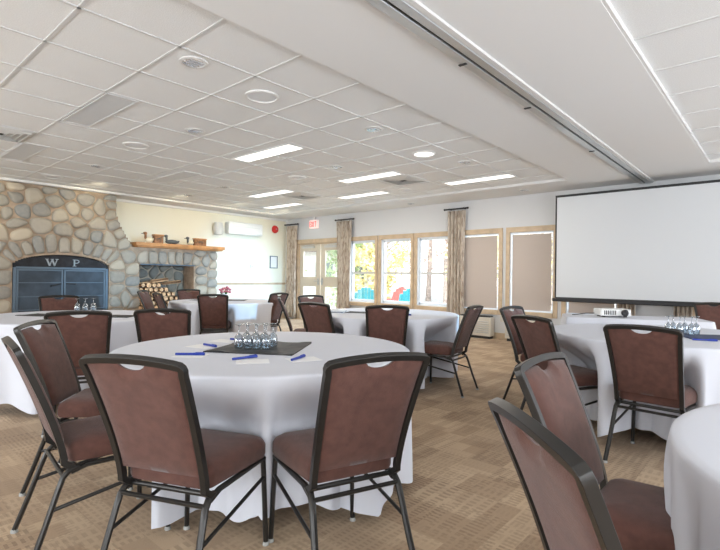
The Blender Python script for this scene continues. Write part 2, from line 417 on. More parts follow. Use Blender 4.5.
CANS = [(-3.40, 1.90, ZT, 'recessed chrome spotlight nearest the camera, beside the plaster soffit'),
        (-5.0, 2.82, ZT, 'recessed spotlight between two round speakers on the left ceiling'),
        (-7.8, 2.80, ZT, 'recessed spotlight above the wide stone chimney'),
        (-3.4, 4.05, ZT, 'recessed spotlight between the large round speaker and the bright round lamp'),
        (-3.38, 6.0, ZT, 'recessed spotlight beside the end of the plaster soffit'),
        (-5.0, 5.11, ZT, 'recessed spotlight between the middle strip light and the square air vent'),
        (-7.77, 4.98, ZT, 'tiny recessed spotlight above the mantel shelf'),
        (-9.15, 5.03, ZT, 'tiny recessed spotlight close to the cream wall above the mantel'),
        (-3.51, 8.36, ZS, 'recessed spotlight in the window soffit near the roller shades'),
        (-6.03, 8.44, ZS, 'recessed spotlight in the window soffit above the clear windows')]
for c in CANS: can(*c)
def speaker(x, y, label, m='spk', r=.15):
    o = thing('ceiling_speaker', (x, y, ZT), label=label, cat='ceiling speaker', group='round fittings in the ceiling tiles')
    bm = new(); lathe(bm, [(r, .0), (r, -.010), (r - .018, -.016), (r - .022, -.008)], seg=32); mk('rim', bm, 'rim', o, 40)
    bm = new(); lathe(bm, [(r - .02, -.008), (.0, -.012)], seg=32); mk('grille', bm, m, o, 60)
speaker(-3.56, 2.66, 'round white ceiling speaker nearest the camera, beside the soffit')
speaker(-6.14, 2.66, 'round ceiling speaker above the arched fireplace side of the room')
speaker(-9.25, 2.64, 'round ceiling speaker touching the top of the stone chimney')
speaker(-3.56, 5.26, 'brightly lit round ceiling fitting beside the soffit', 'diffuser')
speaker(-6.05, 5.25, 'round ceiling speaker beside the middle air vent')
speaker(-5.30, 7.21, 'faint round ceiling fitting nearest the windows')
def vent(x, y, label):
    o = thing('air_diffuser', (x, y, ZT), label=label, cat='air vent', group='square air diffusers in the ceiling')
    bm = new(); bb(bm, -.30, .30, -.30, .30, -.006, .002); mk('backing', bm, 'tbar', o)
    bm = new()
    for k in range(4):
        h = .27 - k * .06
        for s in (-1, 1):
            box(bm, (0, s * h, -.018), (2 * h, .035, .005), rx=s * .6); box(bm, (s * h, 0, -.018), (.035, 2 * h, .005), ry=-s * .6)
    mk('louvre', bm, 'louver', o)
    bm = new(); bb(bm, -.06, .06, -.06, .06, -.02, -.006); mk('centre_plate', bm, 'slot', o)
vent(-7.28, 6.45, 'square air diffuser above the far round table')
vent(-4.77, 6.45, 'large square air diffuser between strip lights near the windows')
vent(-6.82, 1.375, 'grey square air diffuser at the left edge of the ceiling')

# ------------------------------------------------------------------ stone fireplace
rng = random.Random(5)
XS = -10.10      # mortar face
AY, AZ, AR_H, AR_W = 3.08, 1.28, .235, .80      # arch centre, spring height, rise, half width
NY0, NY1, NZ1 = 4.50, 5.74, 1.38
def arch_z(y):
    q = (y - AY) / AR_W
    return AZ + AR_H * math.sqrt(max(0, 1 - q * q * .96)) if abs(q) <= 1 else None
def edge_y(z):       # right hand edge of the chimney
    if z < 1.73: return 6.33
    if z < 2.35: return 4.02 + .34 * ((2.35 - z) / .62) ** 1.3
    return 4.02
def zone(y, z):
    """True when a stone centre may sit here"""
    if z > 2.74 or z < .02 or y < .7 or y > edge_y(z) : return False
    if z < AZ and abs(y - AY) < AR_W: return False
    if abs(y - AY) < AR_W and z < arch_z(y) + .02: return False
    if NY0 < y < NY1 and z < NZ1: return False
    return True
seeds = []
def add(y, z, w=1.0, ghost=False): seeds.append((y, z, ghost))
# voussoirs round the arch and ghosts inside the openings
import itertools
for k in range(13):
    a = math.pi * (.06 + .88 * k / 12)
    add(AY - math.cos(a) * (AR_W + .13), AZ + .0 + math.sin(a) * (AR_H + .17) + .02)
    add(AY - math.cos(a) * (AR_W - .13), AZ + math.sin(a) * (AR_H - .13), ghost=True)
for z in (.12, .36, .58, .83, 1.07):
    add(AY - AR_W - .11, z); add(AY - AR_W + .11, z, ghost=True)
    add(AY + AR_W + .11, z + .03); add(AY + AR_W - .11, z + .03, ghost=True)
for z in (.1, .33, .57, .80, 1.03, 1.25):
    add(NY0 - .10, z); add(NY0 + .10, z, ghost=True)
    add(NY1 + .12, z + .02); add(NY1 - .12, z + .02, ghost=True)
y = NY0 + .06
while y < NY1:
    w = rng.uniform(.13, .24); add(y, NZ1 + .15 + rng.uniform(-.0, .0)); add(y, NZ1 - .15, ghost=True); y += w
for k in range(60):  # ghosts outside the silhouette
    z = .05 + k * .047
    e = edge_y(z); add(e + .075, z + .01, ghost=True)
z = 1.82
while z < 2.75: add(edge_y(z) - .09, z); z += rng.uniform(.15, .22)
z = .1
while z < 1.70: add(6.33 - .10, z); z += rng.uniform(.17, .26)
y = 4.45
while y < 6.4: add(y, 1.84, ghost=True); y += .12
y = .6
while y < 4.1: add(y, 2.86, ghost=True); y += .15
tries = 0
while tries < 9000:
    tries += 1
    y, z = rng.uniform(.6, 6.4), rng.uniform(0, 2.76)
    if not zone(y, z): continue
    mind = rng.uniform(.21, .36) if tries < 5000 else rng.uniform(.17, .25)
    if all(((y - s[0]) / 1.2) ** 2 + (z - s[1]) ** 2 > (mind if not s[2] else .13) ** 2 for s in seeds): add(y, z)
def clip(poly, px, pz, nx, nz):
    out = []
    for i in range(len(poly)):
        a, b = poly[i], poly[(i + 1) % len(poly)]
        da = (a[0] - px) * nx + (a[1] - pz) * nz; db = (b[0] - px) * nx + (b[1] - pz) * nz
        if da <= 0: out.append(a)
        if (da < 0 < db) or (db < 0 < da):
            t = da / (da - db); out.append((a[0] + (b[0] - a[0]) * t, a[1] + (b[1] - a[1]) * t))
    return out
def cell(i, sd, gap):
    y, z = sd[i][0], sd[i][1]
    poly = [(y - .45, z - .35), (y + .45, z - .35), (y + .45, z + .35), (y - .45, z + .35)]
    for j, s in enumerate(sd):
        if j == i or abs(s[0] - y) > .95 or abs(s[1] - z) > .75: continue
        dx, dz = s[0] - y, s[1] - z; L = math.hypot(dx, dz)
        if L < 1e-4: continue
        poly = clip(poly, y + dx / 2 - dx / L * gap, z + dz / 2 - dz / L * gap, dx / L, dz / L)
        if len(poly) < 3: return None
    return poly
def chaikin(p, n=2):
    for _ in range(n):
        q = []
        for i in range(len(p)):
            a, b = p[i], p[(i + 1) % len(p)]
            q += [(a[0] * .75 + b[0] * .25, a[1] * .75 + b[1] * .25), (a[0] * .25 + b[0] * .75, a[1] * .25 + b[1] * .75)]
        p = q
    return p
def y_side(s): return s[0] - AY
def stones(bm, sd, x0, gap=.011, depth=.06, bounds=None, rg=rng):
    for i, s in enumerate(sd):
        if s[2]: continue
        p = cell(i, sd, gap)
        if bounds and p:
            for (px, pz, nx, nz) in bounds:
                p = clip(p, px, pz, nx, nz)
                if len(p) < 3: break
        if not p or len(p) < 3: continue
        p = chaikin(p)
        if x0 > XL + .1:      # keep the outline of both openings clean
            q2 = []
            for (qy, qz) in p:
                if abs(qy - AY) < AR_W + .012:
                    if qz > AZ - .03: qz = max(qz, (arch_z(max(AY - AR_W, min(AY + AR_W, qy)))) + .012)
                    else: qy = AY + math.copysign(AR_W + .012, y_side(s))
                if NY0 - .01 < qy < NY1 + .01 and qz < NZ1 + .01:
                    if s[1] > NZ1: qz = NZ1 + .01
                    else: qy = NY0 - .01 if s[0] < 5.1 else NY1 + .01
                q2.append((qy, qz))
            p = q2
        cy = sum(q[0] for q in p) / len(p); cz = sum(q[1] for q in p) / len(p)
        dd = depth * rg.uniform(.7, 1.15)
        ty, tz = rg.uniform(-.06, .06), rg.uniform(-.06, .06)
        rings = []
        for k, h in ((1.0, -.02), (.99, .25), (.93, .62), (.78, .88), (.45, 1.0)):
            rings.append([bm.verts.new((x0 + dd * h + ((q[0] - cy) * ty + (q[1] - cz) * tz) * (h > 0), cy + (q[0] - cy) * k, cz + (q[1] - cz) * k)) for q in p])
        n = len(p)
        for a, b in zip(rings, rings[1:]):
            for j in range(n): bm.faces.new((a[j], a[(j + 1) % n], b[(j + 1) % n], b[j]))
        bm.faces.new(rings[-1])
fp = thing('stone_fireplace', (XS, 3.1, 0), label='wide fieldstone fireplace with arched opening and a lower niche under the wooden mantel', cat='fireplace')
def fpk(name, bm, m, parent=fp, smooth=None, bevel=0):
    o = mk(name, bm, m, parent, smooth, bevel=bevel)
    if parent is fp: o.matrix_parent_inverse = Matrix.Translation((-XS, -3.1, 0))
    return o
bm = new(); stones(bm, seeds, XS - .005, bounds=[(0, 2.745, 0, 1), (0, .0, 0, -1), (6.36, 0, 1, 0)]); fpk('fieldstones', bm, 'stone', smooth=60)
# mortar face built as thin vertical strips that follow the silhouette and leave the openings out
bm = new(); y = .6; dy = .04
def top_at(y):
    if y < 4.02: return 2.755
    if y > 6.30: return 0
    if y < 4.36: return 2.35 - .62 * ((y - 4.02) / .34) ** (1 / 1.3) - .02
    return 1.735
while y < 6.30:
    ym = y + dy / 2; tp = top_at(ym)
    segs = [(0, tp)]
    if abs(ym - AY) < AR_W: segs = [(arch_z(ym), tp)]
    if NY0 < ym < NY1: segs = [(NZ1, tp)]
    for a, b in segs: bb(bm, XS - .06, XS, y, y + dy, a, b)
    y += dy
bb(bm, XL, XS - .06, 4.0, 4.02, NZ1, 2.755); bb(bm, XL, XS - .06, 6.28, 6.30, 0, 1.735)
bb(bm, XL, XS - .06, 4.02, 4.42, 1.72, 1.735)
fpk('mortar_bed', bm, 'mortar')
# niche lining
bm = new()
sd = []
for k in range(400):
    y, z = rng.uniform(NY0, NY1), rng.uniform(0.3, NZ1)
    if all((y - s[0]) ** 2 + (z - s[1]) ** 2 > .19 ** 2 for s in sd): sd.append((y, z, False))
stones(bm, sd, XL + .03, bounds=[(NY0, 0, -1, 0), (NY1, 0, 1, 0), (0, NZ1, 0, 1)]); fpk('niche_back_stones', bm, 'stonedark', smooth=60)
bm = new(); bb(bm, XL, XL + .03, NY0, NY1, 0, NZ1 + .02)
bb(bm, XL, XS - .06, NY0 - .03, NY0, 0, NZ1 + .02); bb(bm, XL, XS - .06, NY1, NY1 + .03, 0, NZ1 + .02); bb(bm, XL, XS - .06, NY0, NY1, NZ1, NZ1 + .03)
bb(bm, XL, XS, NY0, NY1, 0, .2)
fpk('niche_lining', bm, 'mortar')
bm = new(); bb(bm, XS - .04, XS + .01, NY0, NY1, NZ1 - .012, NZ1 + .015); fpk('lintel_bar', bm, 'iron')
bm = new(); bb(bm, XL, XL + .03, AY - AR_W, AY + AR_W, 0, 1.54); bb(bm, XL, XS - .06, AY - AR_W - .03, AY - AR_W, 0, 1.3); bb(bm, XL, XS - .06, AY + AR_W, AY + AR_W + .03, 0, 1.3); bb(bm, XL, XS - .06, AY - AR_W, AY + AR_W, 1.53, 1.56); bb(bm, XL, XS, AY - AR_W, AY + AR_W, 0, .2)
fpk('firebox', bm, 'soot')
# the mantel shelf
bm = new(); bb(bm, XS - .5, XS + .16, 4.34, 6.42, 1.765, 1.835); bb(bm, XS - .5, XS + .13, 4.38, 6.38, 1.735, 1.765)
mo = fpk('mantel_shelf', bm, 'mantel', bevel=.006); mo['label'] = 'orange pine mantel shelf'
# fireplace screen with doors
fs = thing('fireplace_doors', (XS - .03, AY, .2), label='blue grey iron fireplace doors with an arched black panel lettered W P', cat='fireplace doors')
bm = new(); pts = []
N = 24
for k in range(N + 1):
    q = -1 + 2 * k / N; pts.append((q * (AR_W - .01), AZ - .2 + AR_H * math.sqrt(max(0, 1 - q * q * .96)) - .015))
vs = [bm.verts.new((0, p[0], p[1])) for p in pts] + [bm.verts.new((0, AR_W - .01, 1.05)), bm.verts.new((0, -AR_W + .01, 1.05))]
f = bm.faces.new(vs); r_ = bmesh.ops.extrude_face_region(bm, geom=[f]); bmesh.ops.translate(bm, vec=(-.02, 0, 0), verts=[v for v in r_['geom'] if isinstance(v, bmesh.types.BMVert)])
mk('arch_panel', bm, 'soot', fs)
bm = new()
bb(bm, -.01, .03, -AR_W + .01, -AR_W + .06, 0, 1.07); bb(bm, -.01, .03, AR_W - .06, AR_W - .01, 0, 1.07); bb(bm, -.01, .03, -AR_W + .06, AR_W - .06, 1.045, 1.085); bb(bm, -.01, .03, -AR_W + .06, AR_W - .06, 0, .05)
mk('outer_frame', bm, 'iron', fs, bevel=.004)
for s in (-1, 1):
    y0, y1 = (-AR_W + .065, -.006) if s < 0 else (.006, AR_W - .065)
    bm = new(); q = .03
    bb(bm, 0, .028, y0, y0 + q, .055, 1.04); bb(bm, 0, .028, y1 - q, y1, .055, 1.04)
    bb(bm, 0, .028, y0 + q, y1 - q, .055, .055 + q); bb(bm, 0, .028, y0 + q, y1 - q, 1.04 - q, 1.04)
    dr = mk('door', bm, 'iron', fs, bevel=.003)
    bm = new(); bb(bm, .008, .012, y0 + q, y1 - q, .055 + q, 1.04 - q); mk('mesh_panel', bm, 'firemesh', dr)
    for z in (.30, .54, .79):
        bm = new(); bb(bm, .012, .026, y0 + q, y1 - q, z, z + .016); mk('cross_bar', bm, 'iron', dr)
    bm = new(); sweep(bm, [(.03, -s * -.05, .78), (.06, s * .05, .78), (.06, s * .20, .775 if s > 0 else .74), (.03, s * .21, .77 if s > 0 else .735)], .010); mk('handle', bm, 'black', dr)
bm = new()
def stroke(bm, pts, wd):
    for (a, b) in zip(pts, pts[1:]):
        dy_, dz_ = b[0] - a[0], b[1] - a[1]; L = math.hypot(dy_, dz_)
        box(bm, (.008, (a[0] + b[0]) / 2, (a[1] + b[1]) / 2), (.012, L + wd * .4, wd), rx=math.atan2(dz_, dy_))
LZ = 1.375 - .2
stroke(bm, [(-.27, LZ + .05), (-.225, LZ - .065)], .026); stroke(bm, [(-.225, LZ - .065), (-.185, LZ + .05)], .014); stroke(bm, [(-.185, LZ + .05), (-.145, LZ - .065)], .026); stroke(bm, [(-.145, LZ - .065), (-.105, LZ + .05)], .014)
for yy in (-.27, -.185, -.105): stroke(bm, [(yy - .025, LZ + .055), (yy + .025, LZ + .055)], .010)
o = mk('letter_w', bm, 'silver', fs); o['label'] = 'pale serif letter W'
bm = new(); stroke(bm, [(.185, LZ - .065), (.185, LZ + .055)], .024)
stroke(bm, [(.185, LZ + .052), (.235, LZ + .052), (.262, LZ + .035), (.262, LZ + .010), (.235, LZ - .008), (.19, LZ - .008)], .014)
stroke(bm, [(.158, LZ - .065), (.215, LZ - .065)], .010); stroke(bm, [(.160, LZ + .055), (.20, LZ + .055)], .010)
o = mk('letter_p', bm, 'silver', fs); o['label'] = 'pale serif letter P'

# firewood
def log_mesh(seed):
    rg = random.Random(seed); bm = new(); n = rg.choice((3, 4, 4, 5, 8)); L = .40
    ring = []
    for k in range(n * 3):
        a = 2 * math.pi * k / (n * 3); kk = math.cos(math.pi / n) / math.cos(((a + math.pi / n) % (2 * math.pi / n)) - math.pi / n) if n < 8 else 1
        ring.append((math.cos(a) * kk * .053, math.sin(a) * kk * .053))
    A = [bm.verts.new((0, y, z)) for y, z in ring]; B = [bm.verts.new((-L, y * .95, z * .95)) for y, z in ring]
    for j in range(len(ring)):
        f = bm.faces.new((A[j], A[(j + 1) % len(ring)], B[(j + 1) % len(ring)], B[j])); f.material_index = 0 if rg.random() < .55 else 1
    bm.faces.new(A).material_index = 1; bm.faces.new(list(reversed(B))).material_index = 1
    bmesh.ops.recalc_face_normals(bm, faces=bm.faces)
    me = bpy.data.meshes.new('firewood_log'); bm.to_mesh(me); bm.free(); me.materials.append(M['bark']); me.materials.append(M['logend']); return me
LM = [log_mesh(s) for s in range(8)]
row = 0; z = .26
while z < .98:
    y = NY0 + .065 + (.055 if row % 2 else 0)
    while y < NY1 - .05:
        if z < .86 + .14 * math.sin((y - NY0) * 4 + .6):
            o = bpy.data.objects.new('firewood_log', LM[rng.randrange(8)]); COL.objects.link(o)
            o.location = (XS - .11 + rng.uniform(-.03, .03), y, z); o.rotation_euler = (rng.uniform(0, 6.28), 0, rng.uniform(-.04, .04))
            tag(o, 'split firewood log stacked end-out in the stone niche under the mantel', 'firewood', 'firewood logs stacked end-out in the niche')
        y += .112
    z += .097; row += 1
for k, (y, z, rz, rx, lab) in enumerate([(4.86, .99, 1.15, .2, 'split log lying crosswise on the left end of the firewood stack'), (5.18, 1.06, 1.75, 1.1, 'pale split log lying crosswise on the middle of the firewood stack'), (5.50, 1.02, 1.35, 2.0, 'split log lying crosswise on the right end of the firewood stack')]):
    o = bpy.data.objects.new('firewood_log', LM[k]); COL.objects.link(o); o.location = (XS - .18, y, z); o.rotation_euler = (rx, -.12, rz)
    tag(o, lab, 'firewood', 'firewood logs lying across the stack')

# decoys on the mantel
MZ = 1.835
def decoy(name, y, label, body, head, L=.3, h=.13, neck=.08, s=1):
    o = thing(name, (XS + .03, y, MZ), label=label, cat='bird decoy')
    bm = new(); blob(bm, (0, 0, h * .5), (.055, L * .46, h * .5)); sweep(bm, [(0, s * L * .38, h * .55), (0, s * L * .5, h * .8)], .028, radii=[1, .3]); mk('body', bm, body, o, 180)
    bm = new(); sweep(bm, [(0, -s * L * .28, h * .6), (0, -s * L * .36, h * .9), (0, -s * L * .36, h + neck)], .03, radii=[1.1, .8, .8])
    blob(bm, (0, -s * L * .40, h + neck), (.028, .045, .032)); mk('head', bm, head, o, 180)
    bm = new(); sweep(bm, [(0, -s * L * .40 - s * .035, h + neck - .004), (0, -s * L * .40 - s * .08, h + neck - .012)], .012, radii=[1, .4]); mk('bill', bm, 'greywood', o, 180)
decoy('bird_decoy', 4.66, 'cream carved bird with a brown head at the left end of the mantel', 'creamwood', 'brownwood', .20, .13, .07)
decoy('bird_decoy', 5.17, 'dark grey carved duck in the middle of the mantel', 'greywood', 'greywood', .34, .10, .07)
decoy('bird_decoy', 5.60, 'small pale grey carved bird between the dark duck and the brown box', 'creamwood', 'greywood', .16, .10, .06)
def crate(y, w, h, label):
    o = thing('carved_box', (XS + .02, y, MZ), label=label, cat='wooden box')
    bm = new(); bb(bm, -.06, .06, -w / 2, w / 2, 0, h * .86); mk('box_body', bm, 'brownwood', o, bevel=.012)
    bm = new(); bb(bm, -.07, .07, -w / 2 - .01, w / 2 + .01, h * .86, h); mk('lid', bm, 'mantel', o, bevel=.008)
    bm = new(); sweep(bm, [(.065, -w * .2, h * .5), (.085, 0, h * .55), (.065, w * .2, h * .5)], .008); mk('handle', bm, 'greywood', o)
crate(4.86, .20, .19, 'brown wooden box behind the cream bird on the mantel')
crate(5.84, .28, .17, 'wide brown wooden box at the right end of the mantel')

# ------------------------------------------------------------------ on the left wall and around
sx = 10.65 / 10.4
o = thing('heat_pump', (XL, 7.38, 2.38), label='white wall mounted heat pump high on the cream wall', cat='air conditioner')
bm = new(); bb(bm, 0, .20, -.52, .52, -.16, .15); mk('casing', bm, 'plastic', o, bevel=.03)
bm = new(); bb(bm, .06, .205, -.48, .48, -.165, -.155); box(bm, (.19, 0, -.13), (.01, .96, .05), ry=.5); mk('air_flap', bm, 'louver', o)
bm = new(); bb(bm, .2, .203, -.42, .42, .03, .036); mk('front_seam', bm, 'louver', o)
o = thing('wall_fitting', (XL, 6.60, 2.32), label='rounded grey wall speaker left of the heat pump', cat='speaker')  # rounded grey body beside the heat pump
bm = new(); lathe(bm, [(0, .16), (.10, .15), (.13, 0), (.10, -.15), (0, -.16)], c=(.12, 0, 0), seg=20); mk('cabinet', bm, 'louver', o, 50)
bm = new(); bb(bm, 0, .08, -.03, .03, -.04, .04); mk('bracket', bm, 'louver', o)
o = thing('fire_bell', (XL, 8.45, 2.46), label='round red fire alarm bell on the cream wall beside the curtain', cat='alarm bell')
mt = Matrix.Rotation(math.pi / 2, 4, 'Y')
bm = new(); lathe(bm, [(.11, .01), (.10, .04), (.06, .07), (0, .075)], seg=24, mtx=mt); mk('gong', bm, 'red', o, 50)
bm = new(); bb(bm, 0, .012, -.06, .06, -.06, .06); mk('back_plate', bm, 'red', o)
bm = new(); lathe(bm, [(.02, .07), (.02, .085), (0, .087)], seg=12, mtx=mt); mk('centre_bolt', bm, 'steel', o)
o = thing('picture_frame', (XL + .002, 8.42, 1.55), label='small dark framed notice on the cream wall', cat='picture frame')
bm = new(); a, b = .13, .17
bb(bm, 0, .02, -a, -a + .02, -b, b); bb(bm, 0, .02, a - .02, a, -b, b); bb(bm, 0, .02, -a + .02, a - .02, b - .02, b); bb(bm, 0, .02, -a + .02, a - .02, -b, -b + .02); mk('frame', bm, 'iron', o)
bm = new(); bb(bm, 0, .008, -a + .02, a - .02, -b + .02, b - .02); mk('sheet', bm, 'paper', o)
o = thing('thermostat', (XL, 7.70, 1.42), label='tiny white wall control under the heat pump', cat='thermostat')
bm = new(); bb(bm, 0, .02, -.05, .05, -.04, .04); mk('cover', bm, 'plastic', o, bevel=.004)
bm = new(); bb(bm, .02, .024, -.02, .02, -.01, .015); mk('dial', bm, 'louver', o)
o = thing('exit_sign', (-9.45, YN - .04, 2.56), label='small white sign with red EXIT lettering above the double door', cat='exit sign')
bm = new(); bb(bm, -.15, .15, -.03, .03, -.11, .11); mk('sign_box', bm, 'signwhite', o, bevel=.006)
bm = new(); 
def sx_(x, strokes):
    for (a, b) in strokes:
        dx, dz = b[0] - a[0], b[1] - a[1]; L = math.hypot(dx, dz)
        box(bm, (x + (a[0] + b[0]) / 2, -.034, (a[1] + b[1]) / 2), (L + .008, .006, .016), ry=-math.atan2(dz, dx))
h = .065; w_ = .042
sx_(-.122, [((0, -h), (0, h)), ((0, h), (w_, h)), ((0, 0), (w_ * .8, 0)), ((0, -h), (w_, -h))])
sx_(-.058, [((0, -h), (w_, h)), ((0, h), (w_, -h))])
sx_(.022, [((0, -h), (0, h))])
sx_(.062, [((0, h), (w_ + .01, h)), ((w_ / 2 + .005, -h), (w_ / 2 + .005, h))])
mk('exit_letters', bm, 'signred', o)
bm = new(); bb(bm, -.03, .03, -.02, .02, .11, .2); mk('mount', bm, 'plastic', o)

# ------------------------------------------------------------------ curtains
def curtain(x0, x1, label, seed, z1=2.60):
    rg = random.Random(seed); o = thing('curtain', ((x0 + x1) / 2, YN - .11, 0), label=label, cat='curtain', group='patterned beige curtains'); W = x1 - x0
    bm = new(); nx, nz = 60, 14; ph = rg.uniform(0, 6); fr = 7 / max(W, .3) * .45
    gv = []
    for j in range(nz + 1):
        v = j / nz; z = .03 + (z1 - .07) * v; row_ = []
        sp = 1 - .10 * math.sin(v * math.pi)
        for i in range(nx + 1):
            u = i / nx; a = .035 * math.sin(u * W * fr * 2 * math.pi * 1.6 + ph + .4 * math.sin(v * 3 + u * 5))
            row_.append(bm.verts.new(((u - .5) * W * sp, a + .008 * math.sin(u * 40 + v * 5), z)))
        gv.append(row_)
    for j in range(nz):
        for i in range(nx): bm.faces.new((gv[j][i], gv[j][i + 1], gv[j + 1][i + 1], gv[j + 1][i]))
    c = mk('curtain_panel', bm, 'curtain', o, 180); md = c.modifiers.new('cloth_thickness', 'SOLIDIFY'); md.thickness = .004
    bm = new(); sweep(bm, [(-W / 2 - .05, 0, z1), (W / 2 + .05, 0, z1)], .016); blob(bm, (-W / 2 - .06, 0, z1), (.025,) * 3, sub=1); blob(bm, (W / 2 + .06, 0, z1), (.025,) * 3, sub=1); mk('curtain_rod', bm, 'black', o, 60)
    bm = new()
    for s in (-1, 1): bb(bm, s * W * .4 - .01, s * W * .4 + .01, 0, .11, z1 - .01, z1 + .02)
    mk('rod_bracket', bm, 'black', o)
curtain(-10.50, -10.08, 'patterned curtain in the corner left of the double door', 1)
curtain(-8.52, -8.02, 'patterned curtain between the double door and the clear windows', 2)
curtain(-5.32, -4.90, 'patterned curtain between the clear windows and the shaded windows', 3)
curtain(-2.08, -1.80, 'patterned curtain seen under the screen behind the projector', 4)
curtain(-1.30, -1.04, 'patterned curtain seen under the screen beside the brown chair', 5)

# heaters under the shaded windows
def ptac(x0, x1, label):
    o = thing('wall_heater', ((x0 + x1) / 2, YN, 0), label=label, cat='heater', group='ivory heaters under the windows'); W = (x1 - x0) / 2
    bm = new(); bb(bm, -W, W, -.20, -.02, .05, .42); mk('cabinet', bm, 'ptac', o, bevel=.012)
    bm = new()
    for k in range(6): box(bm, (0, -.205, .12 + k * .042), (2 * W - .08, .012, .022), rx=.5)
    mk('front_grille', bm, 'louver', o)
    bm = new(); bb(bm, -W + .02, W - .02, -.19, -.05, .42, .445); mk('top_grille', bm, 'black', o)
    bm = new(); bb(bm, -W + .03, W - .03, -.17, -.03, 0, .05); mk('plinth', bm, 'slot', o)
ptac(-4.95, -4.27, 'ivory wall heater under the first shaded window')
ptac(-3.98, -3.30, 'ivory wall heater under the second shaded window')
o = thing('wall_outlet', (-4.12, YN, .40), label='small ivory wall outlet between the two heaters', cat='outlet')
bm = new(); bb(bm, -.04, .04, -.012, 0, -.06, .06); mk('cover_plate', bm, 'ptac', o, bevel=.003)
bm = new(); bb(bm, -.015, .015, -.016, -.012, .01, .035); bb(bm, -.015, .015, -.016, -.012, -.035, -.01); mk('socket', bm, 'louver', o)

# ------------------------------------------------------------------ projector screen
o = thing('projection_screen', (-1.47, 8.40, 0), label='large white projection screen with black border hanging before the windows', cat='projection screen')
bm = new(); bb(bm, -1.48, 1.6, -.002, .002, .87, 2.57); mk('screen_surface', bm, 'screen', o)
bm = new(); bb(bm, -1.50, -1.475, -.005, .005, .86, 2.59); bb(bm, 1.595, 1.62, -.005, .005, .86, 2.59); bb(bm, -1.475, 1.595, -.005, .005, 2.57, 2.592); bb(bm, -1.475, 1.595, -.005, .005, .855, .875); mk('black_border', bm, 'black', o)
bm = new(); bb(bm, -1.535, 1.65, -.022, .022, .80, .858); mk('weight_bar', bm, 'black', o, bevel=.01)
bm = new(); bb(bm, -1.50, 1.62, -.012, .012, 2.592, 2.607)
for x in (.9, 1.5): bb(bm, x - .01, x + .01, -.01, .01, 2.607, 2.76)
mk('hanging_rail', bm, 'black', o)

